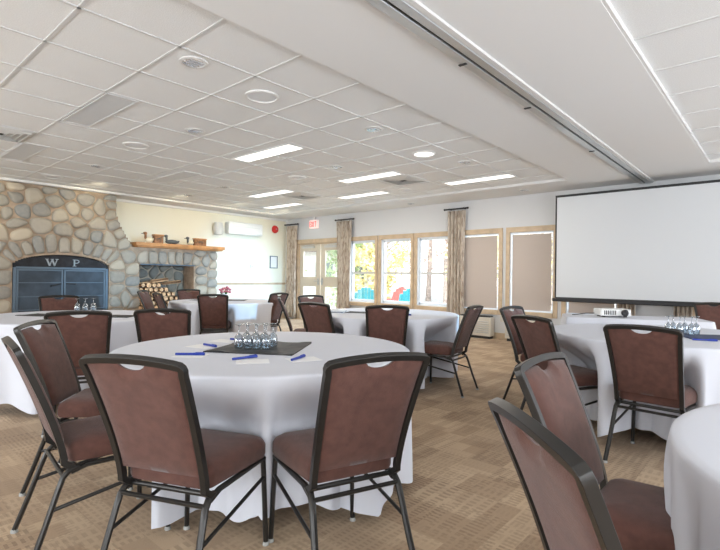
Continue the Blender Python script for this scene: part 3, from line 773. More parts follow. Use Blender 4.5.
# ------------------------------------------------------------------ the banquet chair
def yb(z): return -.205 - .165 * (max(0, z - .42) / .46) ** 1.25
def hw_(z): return .179 + .021 * (max(0, z - .42) / .46) ** 1.6
ZTOP = .885
def make_chair():
    c = thing('banquet_chair', (0, 0, 0))
    # seat cushion
    bm = new(); rings = []
    def outline(ins, z):
        pts = []; n = 6
        for (cx, cy, a0, rr) in ((.215, .225, 0, .06), (-.215, .225, 90, .06), (-.185, -.186, 180, .04), (.185, -.186, 270, .04)):
            sx1, sy1 = (1 if cx > 0 else -1), (1 if cy > 0 else -1)
            for k in range(n + 1):
                a = R(a0 + 90 * k / n); r = max(rr - ins * .3, .01)
                pts.append(((cx - sx1 * (rr + ins * .7)) + math.cos(a) * r, (cy - sy1 * (rr + ins * .7)) + math.sin(a) * r, z))
        return [bm.verts.new(p) for p in pts]
    for ins, z in ((.02, .393), (.004, .398), (0, .412), (0, .448), (.008, .466), (.028, .480), (.07, .489), (.13, .494)): rings.append(outline(ins, z))
    for a, b in zip(rings, rings[1:]):
        for j in range(len(a)): bm.faces.new((a[j], a[(j + 1) % len(a)], b[(j + 1) % len(a)], b[j]))
    bm.faces.new(rings[-1]); bm.faces.new(list(reversed(rings[0])))
    mk('seat', bm, 'fabric', c, 50)
    # upholstered back panel with a hand-hold dip below the top rail
    bm = new(); NX, NZ = 32, 16; F_, B_ = [], []
    for j in range(NZ + 1):
        fr, br = [], []
        for i in range(NX + 1):
            u = -1 + 2 * i / NX; v = j / NZ
            x_ = u * (hw_(.44 + .43 * v) - .008)
            zt = ZTOP - .018 + .010 * (1 - u * u) - max(0, .024 * (1 - (x_ / .056) ** 2) ** .6 if abs(x_) < .056 else 0)
            zb = .455
            z = zb + (zt - zb) * v
            th = .019 * (1 - abs(u) ** 8) * (1 - abs(2 * v - 1) ** 14) + .004
            y = yb(z)
            fr.append(bm.verts.new((x_, y + th + .004, z))); br.append(bm.verts.new((x_, y - th * .7, z)))
        F_.append(fr); B_.append(br)
    for j in range(NZ):
        for i in range(NX):
            bm.faces.new((F_[j][i], F_[j][i + 1], F_[j + 1][i + 1], F_[j + 1][i])); bm.faces.new((B_[j][i + 1], B_[j][i], B_[j + 1][i], B_[j + 1][i + 1]))
    for i in range(NX):
        bm.faces.new((F_[0][i + 1], F_[0][i], B_[0][i], B_[0][i + 1])); bm.faces.new((F_[NZ][i], F_[NZ][i + 1], B_[NZ][i + 1], B_[NZ][i]))
    for j in range(NZ):
        bm.faces.new((F_[j][0], F_[j + 1][0], B_[j + 1][0], B_[j][0])); bm.faces.new((F_[j + 1][NX], F_[j][NX], B_[j][NX], B_[j + 1][NX]))
    mk('backrest', bm, 'fabric', c, 55)
    # back frame
    bm = new(); L = []
    for z in (.372, .382, .402): L.append((-hw_(.42) - .004, -.205 + (.402 - z) * 1.4, z))
    k = 10
    for i in range(k + 1):
        z = .42 + (ZTOP - .035 - .42) * i / k; L.append((-hw_(z) - .004, yb(z), z))
    L += [(-hw_(ZTOP) - .005, yb(ZTOP - .022), ZTOP - .022), (-hw_(ZTOP) - .003, yb(ZTOP - .012), ZTOP - .012), (-hw_(ZTOP) + .004, yb(ZTOP - .006), ZTOP - .006)]
    for i in range(9):
        u = -1 + 2 * (i + .5) / 9; z = ZTOP - .004 + .012 * (1 - u * u)
        L.append((u * (hw_(ZTOP) - .01), yb(z), z))
    L += [(-p[0], p[1], p[2]) for p in reversed(L[:3 + k + 1 + 3])]
    sweep(bm, L, .0175, .0170, seg=4)
    mk('back_frame', bm, 'frame', c, 30, bevel=.003)
    # seat frame
    bm = new()
    for s in (-1, 1): sweep(bm, [(s * .19, .21, .38), (s * .188, 0, .38), (s * .185, -.12, .379), (s * .184, -.18, .36)], .011, .013)
    sweep(bm, [(-.19, .205, .38), (.19, .205, .38)], .010); sweep(bm, [(-.186, -.16, .372), (.186, -.16, .372)], .010)
    mk('seat_frame', bm, 'frame', c, 45)
    for s in (-1, 1):
        bm = new(); pts = [(s * .184, -.150, .378), (s * .186, -.185, .368), (s * .188, -.208, .345), (s * .191, -.225, .30), (s * .20, -.272, .16), (s * .212, -.325, .012)]
        sweep(bm, pts, .0115, .0135); l = mk('leg', bm, 'frame', c, 45)
        bm = new(); lathe(bm, [(0, 0), (.015, 0), (.016, .006), (.013, .016), (0, .016)], c=(s * .212, -.325, 0), seg=10); mk('glide', bm, 'glide', l, 50)
        bm = new(); pts = [(s * .19, .205, .38), (s * .198, .208, .2), (s * .205, .212, .012)]
        sweep(bm, pts, .0115, .0115); l = mk('leg', bm, 'frame', c, 45)
        bm = new(); lathe(bm, [(0, 0), (.014, 0), (.015, .006), (.012, .016), (0, .016)], c=(s * .205, .212, 0), seg=10); mk('glide', bm, 'glide', l, 50)
        bm = new(); sweep(bm, [(s * .195, .208, .30), (s * .197, -.250, .225)], .008); mk('stretcher', bm, 'frame', c, 45)
    bm = new(); sweep(bm, [(-.188, -.207, .350), (.188, -.207, .350)], .009); mk('stretcher', bm, 'frame', c, 45)
    return c

# x, y is the middle of the top rail, heading is the way the sitter would face
CH = [
 ('A', -1.65, .705, 114, 'banquet chair with its back to the camera, left of the two before the near table', 'chairs around the near round table'),
 ('B', -1.085, 1.345, 160, 'banquet chair with its back to the camera, right of the two before the near table', 'chairs around the near round table'),
 ('C', -2.41, .54, 83, 'brown banquet chair cut off by the left edge of the picture, seen side-on', 'chairs around the near round table'),
 ('D', -3.21, .84, 50, 'banquet chair with a pale sheen on its front, just behind the cut-off left chair', 'chairs around the near round table'),
 ('E', -3.86, 1.28, 158, 'banquet chair with its back to the camera at the left table, before the arched fireplace', 'chairs around the left round table'),
 ('F', -3.72, 1.84, 143, 'brown banquet chair at the left table, rising just behind the near table', 'chairs around the left round table'),
 ('g', -5.22, .70, 93, 'banquet chair mostly outside the left picture edge, only seat and legs showing', 'chairs around the left round table'),
 ('Q', -6.72, 2.0, -8, 'brown banquet chair standing in front of the arched fireplace behind the left table', 'chairs around the left round table'),
 ('R1', -8.25, 3.72, 44, 'leftmost banquet chair at the far table, lilac sheen, before the firewood niche', 'chairs around the far round table'),
 ('R2', -6.98, 3.36, 80, 'dark banquet chair just right of the lilac-sheened chair before the firewood', 'chairs around the far round table'),
 ('S', -8.42, 4.66, -15, 'banquet chair facing the camera behind the far table, before the right end of the firewood', 'chairs around the far round table'),
 ('T', -6.10, 3.75, 140, 'brown banquet chair with its back to the camera in front of the far round table', 'chairs around the far round table'),
 ('U', -6.10, 4.96, 190, 'brown banquet chair at the right side of the far table, near the corner curtain', 'chairs around the far round table'),
 ('V', -4.88, 3.96, 50, 'banquet chair seen edge-on with a glinting frame, left of the window table', 'chairs around the window table'),
 ('W', -3.71, 3.46, 95, 'brown banquet chair at the left front of the window table', 'chairs around the window table'),
 ('X', -5.17, 4.77, -10, 'brown banquet chair before the double door, on the far side of the window table', 'chairs around the window table'),
 ('Y', -2.91, 3.70, 132, 'brown banquet chair with its back to the camera in front of the window table', 'chairs around the window table'),
 ('Z', -2.36, 4.45, 188, 'brown banquet chair pulled out at the right of the window table, seen side-on', 'chairs around the window table'),
 ('a', -2.06, 4.62, -5, 'farther of the two banquet chairs left of the table before the screen', 'chairs around the right round table'),
 ('b', -1.43, 3.54, 62, 'nearer of the two banquet chairs left of the table before the screen', 'chairs around the right round table'),
 ('c', -.66, 3.33, 86, 'brown banquet chair with its back to the camera in front of the right round table', 'chairs around the right round table'),
 ('d', -.66, 1.74, 0, 'banquet chair with a lilac sheen on its front beside the table at the right edge', 'chairs around the right edge table'),
 ('e', -.385, .945, 45, 'brown banquet chair seen from behind in the bottom right foreground', 'chairs around the right edge table'),
 ('f', -.70, 7.66, 290, 'brown banquet chair behind the projector table under the screen', 'chairs behind the projector table'),
]
proto = make_chair()
chair_pos = {}
def fix_top(x, y, hd):
    a = R(hd); fx, fy = math.cos(a), math.sin(a)        # facing
    off = -yb(ZTOP)
    return x + fx * off, y + fy * off
for i, (k, x, y, hd, lab, grp) in enumerate(CH):
    o = proto if i == 0 else copy_tree(proto)
    X, Y = fix_top(x, y, hd); o.location = (X, Y, 0); o.rotation_euler = (0, 0, R(hd - 90))
    tag(o, lab, 'chair', grp); chair_pos[k] = (X, Y, R(hd - 90))

# ------------------------------------------------------------------ round tables and their cloths
def round_table(cx, cy, r, keys, seed, tlabel, clabel, folds=11, zt=.75, insets=()):
    rg = random.Random(seed)
    o = thing('round_table', (cx, cy, 0), label=tlabel, cat='table', group='round banquet tables')
    bm = new(); lathe(bm, [(0, zt - .03), (r - .015, zt - .03), (r - .012, zt - .006), (0, zt - .006)], seg=48); mk('tabletop', bm, 'tabletop', o, 40)
    for k in range(4):
        a = k * math.pi / 2 + math.pi / 4; bm = new(); q = r * .36
        sweep(bm, [(q * math.cos(a), q * math.sin(a), zt - .03), (q * math.cos(a), q * math.sin(a), 0)], .016); mk('leg', bm, 'steel', o, 50)
    N = 288; NZ_ = 20; zh = .05
    ph = [rg.uniform(0, 6.28) for _ in range(5)]
    amp = [.5 + .5 * rg.random() for _ in range(folds + 1)]
    def inside(x, y, z):
        for k in keys:
            X, Y, a = chair_pos[k]; dx, dy = x - X, y - Y
            lx, ly = dx * math.cos(a) + dy * math.sin(a), -dx * math.sin(a) + dy * math.cos(a)
            if abs(lx) < .25 and -.4 < ly < .255: return True
        return False
    lim = []
    for i in range(N):
        a = 2 * math.pi * i / N; q = r + .10
        while q > .36 and inside(cx + q * math.cos(a), cy + q * math.sin(a), 0): q -= .01
        for (ac, wd_, dep) in insets:
            da = abs((math.degrees(a) - ac + 180) % 360 - 180)
            if da < wd_: q = min(q, r + .02 - dep * (.5 + .5 * math.cos(math.pi * da / wd_)))
        lim.append(q)
    for _ in range(3):
        lim2 = [min(lim[i], (lim[i - 2] + lim[i - 1] + lim[i] + lim[(i + 1) % N] + lim[(i + 2) % N]) / 5 + .0) for i in range(N)]; lim = lim2
    fold = []
    for i in range(N):
        a = 2 * math.pi * i / N + .10 * math.sin(3 * 2 * math.pi * i / N + ph[3])
        s = .5 + .5 * math.cos(folds * a + ph[0] + .5 * math.sin(2 * a + ph[1]))
        s = s ** 1.7 * (.6 + .4 * math.sin(2 * a + ph[2])) + .25 * (.5 + .5 * math.cos(23 * a + ph[4]))
        fold.append(s)
    bm = new(); rings = []
    c0 = bm.verts.new((0, 0, zt + .003))
    for q in (.3, .6, .85, .97): rings.append([bm.verts.new((q * r * math.cos(2 * math.pi * i / N), q * r * math.sin(2 * math.pi * i / N), zt + .003)) for i in range(N)])
    for j in range(NZ_ + 1):
        v = j / NZ_
        row_ = []
        for i in range(N):
            a = 2 * math.pi * i / N
            hem = zh + .05 * (1 - fold[i]) + .02 * math.sin(4 * a + ph[1])
            ztop_ = zt + .001
            if j < 3: z = ztop_ - (0, .004, .014)[j]; ro = r + (0, .006, .009)[j]
            else:
                w = (j - 2) / (NZ_ - 2); z = (ztop_ - .014) + (hem - (ztop_ - .014)) * w
                ro = r + .009 + (-.010 + .105 * fold[i] - .035) * w ** .75 * 1.0
                if lim[i] < ro:
                    sm = min(1, max(0, (w - .02) / .40)); sm = sm * sm * (3 - 2 * sm)
                    ro = ro + (lim[i] - ro + .012 * math.sin(26 * a)) * sm
            row_.append(bm.verts.new((ro * math.cos(a), ro * math.sin(a), z)))
        rings.append(row_)
    for i in range(N): bm.faces.new((c0, rings[0][i], rings[0][(i + 1) % N]))
    for A_, B_ in zip(rings, rings[1:]):
        for i in range(N): bm.faces.new((A_[i], B_[i], B_[(i + 1) % N], A_[(i + 1) % N]))
    co = mk('tablecloth', bm, 'cloth', None, 180, loc=(cx, cy, 0)); tag(co, clabel, 'tablecloth', 'white cloths on the round tables')
    return o
round_table(-2.31, 1.785, .84, 'ABCD', 3, 'round banquet table nearest the camera, hidden under its white cloth', 'white floor-length cloth on the near round table holding the pens and glasses', insets=((228, 50, .20),))
round_table(-5.34, 1.70, .86, 'EFgQ', 4, 'round banquet table at the left under a white cloth', 'white cloth on the left round table in front of the arched fireplace')
round_table(-6.92, 4.49, .86, ['R1', 'R2', 'S', 'T', 'U'], 5, 'far round banquet table by the cream wall under a white cloth', 'white cloth on the far round table near the firewood')
round_table(-3.59, 4.50, .87, 'VWXYZ', 6, 'round banquet table before the clear windows under a white cloth', 'white cloth on the round table before the clear windows')
round_table(-.75, 4.51, .85, 'abc', 7, 'round banquet table in front of the screen under a white cloth', 'white cloth on the round table in front of the projection screen', insets=((212, 50, .17),))
round_table(.57, 1.76, .82, '', 8, 'round banquet table cut off by the right edge under a white cloth', 'white cloth on the table cut off at the right edge of the picture', insets=((190, 70, .015),))

# projector table
T7 = R(23); tx, ty = -1.36, 6.38
o = thing('folding_table', (tx, ty, 0), T7, 'rectangular folding table carrying the projector under a white cloth', 'table')
bm = new(); bb(bm, -.72, .72, -.30, .30, .71, .735); mk('tabletop', bm, 'tabletop', o)
for sx1 in (-1, 1):
    for sy1 in (-1, 1):
        bm = new(); sweep(bm, [(sx1 * .62, sy1 * .24, .71), (sx1 * .62, sy1 * .24, 0)], .015); mk('leg', bm, 'steel', o)
def rect_loop(hx, hy, r, n=12):
    pts = []
    for (sx1, sy1, a0) in ((1, 1, 0), (-1, 1, 90), (-1, -1, 180), (1, -1, 270)):
        for k in range(n + 1):
            a = R(a0 + 90 * k / n); pts.append((sx1 * (hx - r) + math.cos(a) * r, sy1 * (hy - r) + math.sin(a) * r))
        nxt = {0: (-1, 1), 90: (-1, -1), 180: (1, -1), 270: (1, 1)}[a0]
        x0, y0 = pts[-1]; x1 = nxt[0] * (hx - r) + (math.cos(R(a0 + 90)) * r); y1 = nxt[1] * (hy - r) + math.sin(R(a0 + 90)) * r
        for k in range(1, 16): pts.append((x0 + (x1 - x0) * k / 16, y0 + (y1 - y0) * k / 16))
    return pts
bm = new(); base = rect_loop(.735, .315, .03); rings = []
for q in (.5, .97): rings.append([bm.verts.new((x * q, y * q, .741)) for x, y in base])
for j in range(12):
    w = j / 11; rr = []
    for i, (x, y) in enumerate(base):
        f = .5 + .5 * math.cos(i * .62); k = 1 + (.0 if j == 0 else .06 * f * w / max(.3, math.hypot(x, y)) + .01)
        rr.append(bm.verts.new((x * k, y * k, .739 - (.739 - .08 - .03 * (1 - f)) * w)))
    rings.append(rr)
n = len(base)
for A_, B_ in zip(rings, rings[1:]):
    for i in range(n): bm.faces.new((A_[i], B_[i], B_[(i + 1) % n], A_[(i + 1) % n]))
bm.faces.new(rings[0])
co = mk('tablecloth', bm, 'cloth', None, 60, loc=(tx, ty, 0)); co.rotation_euler = (0, 0, T7); tag(co, 'white cloth on the rectangular projector table under the screen', 'tablecloth')
# projector
o = thing('projector', (-1.55, 6.28, .742), R(35), 'small white video projector on the cloth-covered rectangular table', 'projector')
bm = new(); bb(bm, -.17, .17, -.12, .12, .015, .095); mk('casing', bm, 'plastic', o, bevel=.015)
bm = new(); lathe(bm, [(.035, 0), (.04, .03), (.025, .035), (0, .02)], seg=16, mtx=Matrix.Translation((.09, -.12, .055)) @ Matrix.Rotation(R(90), 4, 'X')); mk('lens', bm, 'black', o, 50)
bm = new()
for k in range(7): bb(bm, -.13 + k * .02, -.12 + k * .02, -.123, -.118, .03, .08)
mk('vent_slots', bm, 'slot', o)
bm = new()
for a in (-.12, .12): bb(bm, a - .015, a + .015, -.09, -.06, 0, .016); bb(bm, a - .015, a + .015, .06, .09, 0, .016)
mk('foot', bm, 'slot', o)
bm = new(); bb(bm, -.05, .03, -.04, .02, .095, .099); mk('button_panel', bm, 'louver', o)
bm = new(); sweep(bm, [(-1.72, 6.19, .78), (-1.80, 6.14, .775), (-1.88, 6.13, .76), (-1.95, 6.12, .752)], .006)
c = mk('projector_cable', bm, 'black', None, 60); tag(c, 'black cable trailing from the projector across the white cloth', 'cable')

# ------------------------------------------------------------------ things on the tables
TZ = .754
MX, MY = .028, -.032      # small common shift for the things on the near table
def stem_glass():
    o = thing('wine_glass', (0, 0, 0)); bm = new()
    lathe(bm, [(.030, 0), (.036, .03), (.037, .055), (.030, .082), (.012, .098), (.010, .097), (.028, .080), (.034, .055), (.033, .03), (.028, .001)], seg=20); mk('bowl', bm, 'tumbler', o, 180)
    bm = new(); lathe(bm, [(.010, .097), (.0045, .104), (.0045, .142), (.009, .148)], seg=10); mk('stem', bm, 'tumbler', o, 180)
    bm = new(); lathe(bm, [(.009, .148), (.032, .152), (.032, .154), (0, .155)], seg=20); mk('foot', bm, 'tumbler', o, 180)
    return o
gp = stem_glass(); first = True; gp.scale = (.74, .74, .94)
def glass(x, y, label, group):
    global first
    o = gp if first else copy_tree(gp); first = False
    o.location = (x, y, TZ); tag(o, label, 'glass', group)
for j in range(2):
    for i in range(4):
        u, v = (i - 1.5) * .052 + (j - .5) * .026, (j - .5) * .075
        glass(-2.30 + .749 * u - .662 * v, 1.70 + .662 * u + .749 * v, 'clear stemmed glass upside down in the cluster on the black napkin of the near table', 'upturned glasses on the near table')
for i in range(3): glass(-5.85 - i * .005, 1.92 + i * .085, 'clear stemmed glass upside down in the row on the left table before the fireplace', 'upturned glasses on the left table')
for i in range(3):
    for j in range(2): glass(-.70 + i * .075 + j * .02, 4.50 + i * .02 + j * .078, 'clear stemmed glass upside down in the cluster on the table before the screen', 'upturned glasses on the right table')

def flat(name, pts, z, h, m, label, cat, group=None, wav=0, seed=0):
    rg = random.Random(seed); bm = new(); n = 10; V = []
    a, b, c, d = [Vector((*p, 0)) for p in pts]
    cen = (a + b + c + d) / 4
    for j in range(n + 1):
        rw = []
        for i in range(n + 1):
            u, v = i / n, j / n; p = (a * (1 - u) + b * u) * (1 - v) + (d * (1 - u) + c * u) * v
            rw.append(bm.verts.new((p.x - cen.x, p.y - cen.y, h + (wav * (.5 + .5 * math.sin(u * 17 + v * 9 + seed)) * (.5 + .5 * math.sin(v * 13 - u * 4)) if wav else 0))))
        V.append(rw)
    fs_ = [bm.faces.new((V[j][i], V[j][i + 1], V[j + 1][i + 1], V[j + 1][i])) for j in range(n) for i in range(n)]
    r_ = bmesh.ops.extrude_face_region(bm, geom=fs_)
    for v in r_['geom']:
        if isinstance(v, bmesh.types.BMVert): v.co.z = 0
    o = mk(name, bm, m, None, 40, loc=(cen.x, cen.y, z)); return tag(o, label, cat, group)
flat('napkin', [(-2.40, 1.42), (-2.62, 1.82), (-2.25, 2.09), (-1.97, 1.69)], TZ - .0005, .003, 'blackcloth', 'crumpled black napkin square under the upturned glasses on the near table', 'napkin', wav=.012)
def quad(cx, cy, w, d_, rz):
    c_, s_ = math.cos(R(rz)), math.sin(R(rz)); return [(cx + x * c_ - y * s_, cy + x * s_ + y * c_) for x, y in ((-w / 2, -d_ / 2), (w / 2, -d_ / 2), (w / 2, d_ / 2), (-w / 2, d_ / 2))]
cards = [(-2.37, 1.345, 38, 'white note paper under the pen nearest the left front of the near table'),
         (-2.00, 1.47, 55, 'white note paper in front of the black napkin on the near table'),
         (-1.87, 1.69, 70, 'white note paper at the right end of the near table'),
         (-2.74, 1.79, 20, 'white note paper behind the glasses on the near table'),
         (-2.62, 1.56, 15, 'white note paper left of the black napkin on the near table')]
for i, (x, y, a, lab) in enumerate(cards): flat('note_paper', quad(x + MX, y + MY, .16, .12, a), TZ - .0005, .0015, 'paper', lab, 'paper', 'note papers on the near table', seed=i)
def pen(p, q, z, label, group):
    L = math.dist(p, q); a = math.atan2(q[1] - p[1], q[0] - p[0])
    o = thing('pen', (*p, z), a, label, 'pen', group)
    mt_ = Matrix.Rotation(R(90), 4, 'Y')
    bm = new(); lathe(bm, [(0, .0), (.0065, .0), (.0068, L * .62), (0, L * .62)], seg=10, mtx=Matrix.Translation((0, 0, .007)) @ mt_); mk('barrel', bm, 'navy', o, 50)
    bm = new(); lathe(bm, [(0, L * .62), (.0075, L * .62), (.0075, L), (0, L)], seg=10, mtx=Matrix.Translation((0, 0, .007)) @ mt_); mk('cap', bm, 'navy', o, 50)
    bm = new(); bb(bm, L * .68, L * .97, -.0015, .0015, .014, .0165); mk('clip', bm, 'navy', o)
pg = 'blue pens on the near table'
pen((-2.400, 1.260), (-2.293, 1.367), TZ + .001, 'blue pen at the left front of the near table', pg)
pen((-2.625, 1.558), (-2.500, 1.563), TZ + .001, 'blue pen left of the black napkin on the near table', pg)
pen((-2.062, 1.383), (-2.052, 1.523), TZ + .001, 'blue pen on the note paper in front of the black napkin', pg)
pen((-1.842, 1.578), (-1.892, 1.708), TZ + .001, 'blue pen on the note paper at the right of the near table', pg)
pen((-2.722, 1.808), (-2.632, 1.838), TZ + .001, 'blue pen behind the glasses on the near table', pg)
# left table
flat('napkin', quad(-5.62, 1.50, .30, .26, 30), TZ - .0005, .003, 'blackcloth', 'black napkin on the left side of the left table', 'napkin', wav=.004)
flat('napkin', quad(-4.98, 2.02, .30, .28, 40), TZ - .0005, .003, 'blackcloth', 'black napkin on the right side of the left table', 'napkin', wav=.004, seed=2)
# far table
flat('napkin', quad(-6.98, 4.72, .36, .36, 45), TZ - .0005, .003, 'blackcloth', 'black napkin in the middle of the far round table', 'napkin', wav=.004, seed=3)
flat('napkin', quad(-7.35, 4.30, .30, .26, 20), TZ - .0005, .003, 'blackcloth', 'black napkin at the left of the far round table', 'napkin', wav=.004, seed=4)
o = thing('flower_pot', (-7.42, 4.78, TZ), label='small pink flowering plant in a white pot on the far round table', cat='potted plant')
bm = new(); lathe(bm, [(0, 0), (.045, 0), (.06, .09), (.052, .09), (.04, .01), (0, .01)], seg=16); mk('pot', bm, 'pot', o, 50)
rg = random.Random(2); bm = new()
for k in range(16): blob(bm, (rg.uniform(-.08, .08), rg.uniform(-.08, .08), rg.uniform(.12, .21)), (.028, .028, .022), sub=1)
mk('blossom', bm, 'pink', o)
bm = new()
for k in range(12):
    a = k * .52; sweep(bm, [(.01 * math.cos(a), .01 * math.sin(a), .03), (.06 * math.cos(a), .06 * math.sin(a), .13)], .012, .003, seg=5, radii=[.5, 1])
mk('leaves', bm, 'leafg', o)
# window table: papers, books
flat('napkin', quad(-3.78, 4.30, .34, .22, 25), TZ - .0005, .003, 'blackcloth', 'black napkin beside the stacked booklets on the window table', 'napkin', wav=.004, seed=5)
for i in range(4):
    o = flat('booklet', quad(-3.98 + .006 * i, 4.08 + .004 * i, .20, .27, 25 + 7 * i), TZ - .0005 + .0095 * i, .0085, ['paper', 'bluecloth', 'paper', 'paper'][i],
             ['white booklet at the bottom of the stack on the window table', 'dark blue booklet second from the bottom of the stack on the window table', 'white booklet under the topmost one on the window table', 'topmost white booklet of the stack on the window table'][i], 'booklet', 'booklets on the window table')
pen((-3.22, 4.32), (-3.12, 4.40), TZ + .001, 'dark pen alone at the right side of the window table', 'pen on the window table')
# right table
flat('napkin', quad(-.42, 4.50, .42, .36, 30), TZ - .0005, .003, 'bluecloth', 'navy napkin beside the glasses on the table before the screen', 'napkin', wav=.006, seed=6)
pen((-.50, 4.16), (-.36, 4.22), TZ + .001, 'blue pen near the front edge of the table before the screen', 'pens on the right table')
pen((-.72, 4.38), (-.61, 4.33), TZ + .001, 'blue pen just left of the navy napkin on the table before the screen', 'pens on the right table')

# ------------------------------------------------------------------ outside
bm = new(); bb(bm, -45, 30, YN + .2, 60, -.35, -.1); tag(mk('ground', bm, 'deck'), kind='structure')
def adirondack(x, y, rz, m, label):
    o = thing('garden_chair', (x, y, -.1), R(rz), label, 'garden chair', 'painted garden chairs outside the windows')
    bm = new()
    for k in range(7):
        u = (k - 3) / 3; h = 1.0 - .16 * u * u
        box(bm, (u * .26, -.28 - h * .16, .33 + (h - .33) / 2), (.080, .02, h - .30), rx=-.35 * -1)
    mk('back_slats', bm, m, o)
    bm = new()
    for k in range(5): box(bm, (0, -.18 + k * .11, .30 + k * .022), (.56, .095, .02), rx=.18)
    mk('seat_slats', bm, m, o)
    for s in (-1, 1):
        bm = new(); bb(bm, s * .30 - .05 + s * .03, s * .30 + .05 + s * .03, -.38, .36, .555, .58); mk('armrest', bm, m, o)
        bm = new(); bb(bm, s * .30 - .012, s * .30 + .012, .26, .36, 0, .555); mk('leg', bm, m, o)
        bm = new(); sweep(bm, [(s * .27, .34, .36), (s * .27, -.45, .03)], .05, .012, seg=4); mk('leg', bm, m, o)
adirondack(-8.90, 10.28, 44, 'teal', 'turquoise garden chair seen through the first clear window')
adirondack(-7.86, 10.66, 60, 'teal', 'turquoise garden chair seen through the second clear window')
adirondack(-9.32, 11.90, 85, 'redpaint', 'red garden chair between the two turquoise ones outside')
def tree(x, y, h, cr, m, label, seed, trunk_r=.12, base=.35):
    rg = random.Random(seed); o = thing('tree', (x, y, -.1), label=label, cat='tree', group='trees outside the windows')
    bm = new(); sweep(bm, [(0, 0, 0), (rg.uniform(-.1, .1), 0, h * .4), (rg.uniform(-.3, .3), rg.uniform(-.2, .2), h * .85)], trunk_r, seg=8, radii=[1, .7, .3])
    for k in range(6):
        a = rg.uniform(0, 6.28); z = h * rg.uniform(.35, .7); sweep(bm, [(0, 0, z), (math.cos(a) * cr * .7, math.sin(a) * cr * .7, z + cr * .5)], trunk_r * .35, seg=5, radii=[1, .3])
    mk('trunk', bm, 'trunk', o, 60)
    bm = new()
    cl = [(rg.gauss(0, cr * .42), rg.gauss(0, cr * .42), h * rg.uniform(base, 1.0)) for _ in range(16)]
    for k in range(2200):
        c = cl[rg.randrange(16)]; p = Vector(c) + Vector((rg.gauss(0, 1), rg.gauss(0, 1), rg.gauss(0, 1))) * cr * .19
        s = rg.uniform(.05, .11); a = Vector((rg.uniform(-1, 1), rg.uniform(-1, 1), rg.uniform(-1, 1))).normalized(); b = a.orthogonal().normalized()
        bm.faces.new([bm.verts.new(p + a * s), bm.verts.new(p + b * s * .6), bm.verts.new(p - a * s), bm.verts.new(p - b * s * .6)])
    mk('foliage', bm, m, o)
tree(-10.9, 13.05, 2.3, .8, 'leaf1', 'low green shrub-like tree outside the first clear window', 1, .07, .1)
tree(-14.5, 22.0, 6.5, 2.2, 'leaf3', 'tall bare pinkish tree outside the double door', 2, .16)
tree(-10.6, 17.5, 6.0, 1.7, 'leaf3', 'slim reddish tree with a pale trunk outside the second clear window', 3, .17)
tree(-6.9, 14.2, 5.0, 1.8, 'leaf1', 'yellow green tree outside the third clear window', 4, .13, .15)
tree(-8.2, 23.0, 7.0, 2.4, 'leaf1', 'tall yellowish tree farther off behind the third clear window', 5, .18, .2)
tree(-15.0, 16.3, 3.2, 1.4, 'leaf2', 'rounded green tree between the shed and the first clear window', 6, .09, .1)
tree(-13.5, 29.0, 8.0, 2.6, 'leaf3', 'broad pinkish bare tree behind the second clear window, farthest row', 11, .2, .15)
tree(-4.2, 19.0, 6.5, 2.0, 'leaf3', 'reddish tree at the right end of the row outside the third window', 12, .15, .15)
tree(-23.0, 29.0, 7.0, 2.6, 'leaf1', 'tall yellow tree behind the shed outside', 13, .18, .15)
o = thing('garden_shed', (-19.5, 19.0, -.1), R(40), 'pale clapboard shed with brown roof seen through the double door', 'shed')
bm = new(); bb(bm, -3.2, 3.2, -2, 2, 0, 2.6); mk('wall', bm, 'siding', o)
bm = new()
for s in (-1, 1): box(bm, (0, s * 1.1, 3.15), (6.8, 2.6, .12), rx=-s * .45)
mk('roof', bm, 'roofing', o)
for x in (-1.8, .2, 2.0):
    bm = new(); bb(bm, x - .45, x + .45, -2.03, -2.0, 1.0, 2.0); w = mk('window', bm, 'darkwin', o)

# ------------------------------------------------------------------ light
wd = bpy.data.worlds.new('sky'); scene.world = wd; wd.use_nodes = True; wt = wd.node_tree
bg = wt.nodes['Background']
tc = wt.nodes.new('ShaderNodeTexCoord'); sp = wt.nodes.new('ShaderNodeSeparateXYZ'); wt.links.new(tc.outputs['Generated'], sp.inputs[0])
rp = wt.nodes.new('ShaderNodeValToRGB'); rp.color_ramp.elements[0].position = .0; rp.color_ramp.elements[0].color = (1, .97, .93, 1); rp.color_ramp.elements[1].position = .6; rp.color_ramp.elements[1].color = (.70, .86, 1, 1)
wt.links.new(sp.outputs[2], rp.inputs[0]); wt.links.new(rp.outputs[0], bg.inputs[0]); bg.inputs[1].default_value = 2.6
def area(name, loc, rot, sx1, sy1, power, col):
    l = bpy.data.lights.new(name, 'AREA'); l.shape = 'RECTANGLE'; l.size = sx1; l.size_y = sy1; l.energy = power; l.color = col
    o = bpy.data.objects.new(name, l); COL.objects.link(o); o.location = loc; o.rotation_euler = rot; return o
for i, (a, b) in enumerate(EW): area('east_window_fill', (XR + .1, (a + b) / 2, 1.35), (0, R(90), 0), 1.7, 2.0, 75, (.84, .91, 1))  # area lamps added in the unseen openings as cool fill
for i, (a, b) in enumerate(SW): area('south_opening_fill', ((a + b) / 2, YS - .1, 1.35), (R(90), 0, 0), 2.0, 1.7, 78, (.90, .95, 1))  # more fill lamps, added behind the camera in unseen openings
for x, y, l, lab in TROF:
    if l: area('strip_lamp', (x, y, ZT - .02), (0, 0, 0), 1.1, .2, 14, (1, .95, .86))
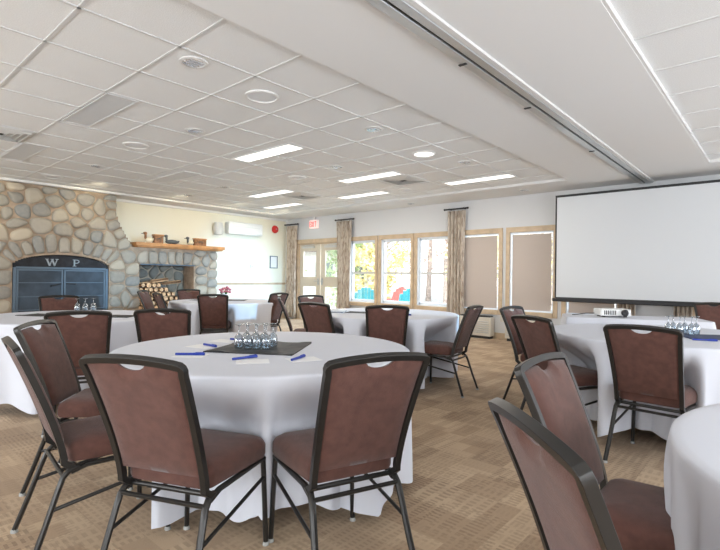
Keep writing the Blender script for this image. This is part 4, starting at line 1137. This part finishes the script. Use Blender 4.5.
def spot(loc, target, power, col, ang=110):
    l = bpy.data.lights.new('spot_lamp', 'SPOT'); l.energy = power; l.color = col; l.spot_size = R(ang); l.spot_blend = 1; l.shadow_soft_size = .08
    o = bpy.data.objects.new('spot_lamp', l); COL.objects.link(o); o.location = loc; o.rotation_euler = (Vector(target) - Vector(loc)).to_track_quat('-Z', 'Y').to_euler()
for y in (1.6, 3.4, 5.0, 6.4, 7.7): spot((-9.15, y, ZT - .06), (XL, y, 2.1), 22, (1, .87, .60))  # added warm spots washing the top of the wall; most have no fitting
for x, y, z, lab in CANS[:8]: spot((x, y, z - .05), (x, y, 0), 22, (1, .90, .74), 90)
def aimed(name, loc, target, sx1, sy1, power, col):
    o = area(name, loc, (0, 0, 0), sx1, sy1, power, col); o.rotation_euler = (Vector(target) - Vector(loc)).to_track_quat('-Z', 'Y').to_euler()
aimed('north_sky_fill', (-6.5, 13.5, 6.0), (-6.0, 6.0, .5), 10, 4, 4600, (.72, .85, 1))  # area lamp added outside, above the view, to strengthen the sky light
spot((XR - .1, 6.8, 1.9), (XL, 7.3, .9), 7000, (.34, .68, 1), 16)  # unseen cool spot added to tint the lower west wall blue
spot((XR - .1, 5.2, 1.9), (XL, 4.6, .6), 3600, (.36, .70, 1), 17)  # second added cool spot, for the low stonework
su = bpy.data.lights.new('sun', 'SUN'); su.energy = 4.0; su.angle = R(3); su.color = (1, .95, .86)
so = bpy.data.objects.new('sun', su); COL.objects.link(so); so.rotation_euler = (R(50), 0, R(25))

# ------------------------------------------------------------------ camera
cam = bpy.data.cameras.new('camera'); co = bpy.data.objects.new('camera', cam); COL.objects.link(co); scene.camera = co
cam.sensor_fit = 'HORIZONTAL'; cam.sensor_width = 36; cam.lens = 482.2 / 720 * 36; cam.clip_start = .05; cam.clip_end = 200
YAW, PIT, ROL = R(41.476), R(.193), R(.718)
cy, sy = math.cos(YAW), math.sin(YAW)
right = Vector((cy, sy, 0)); fwd = Vector((-sy, cy, 0)); up = Vector((0, 0, 1))
f2 = fwd * math.cos(PIT) + up * math.sin(PIT); u2 = -fwd * math.sin(PIT) + up * math.cos(PIT)
r3 = right * math.cos(ROL) + u2 * math.sin(ROL); u3 = -right * math.sin(ROL) + u2 * math.cos(ROL)
co.matrix_world = Matrix(((r3.x, u3.x, -f2.x, 0), (r3.y, u3.y, -f2.y, 0), (r3.z, u3.z, -f2.z, CAMZ), (0, 0, 0, 1)))

scene.view_settings.view_transform = 'Standard'
scene.view_settings.look = 'None'
scene.view_settings.exposure = .16
scene.cycles.use_denoising = True
scene.cycles.max_bounces = 8
scene.cycles.transparent_max_bounces = 24
scene.cycles.caustics_reflective = False
scene.cycles.caustics_refractive = False
scene.cycles.sample_clamp_indirect = 6
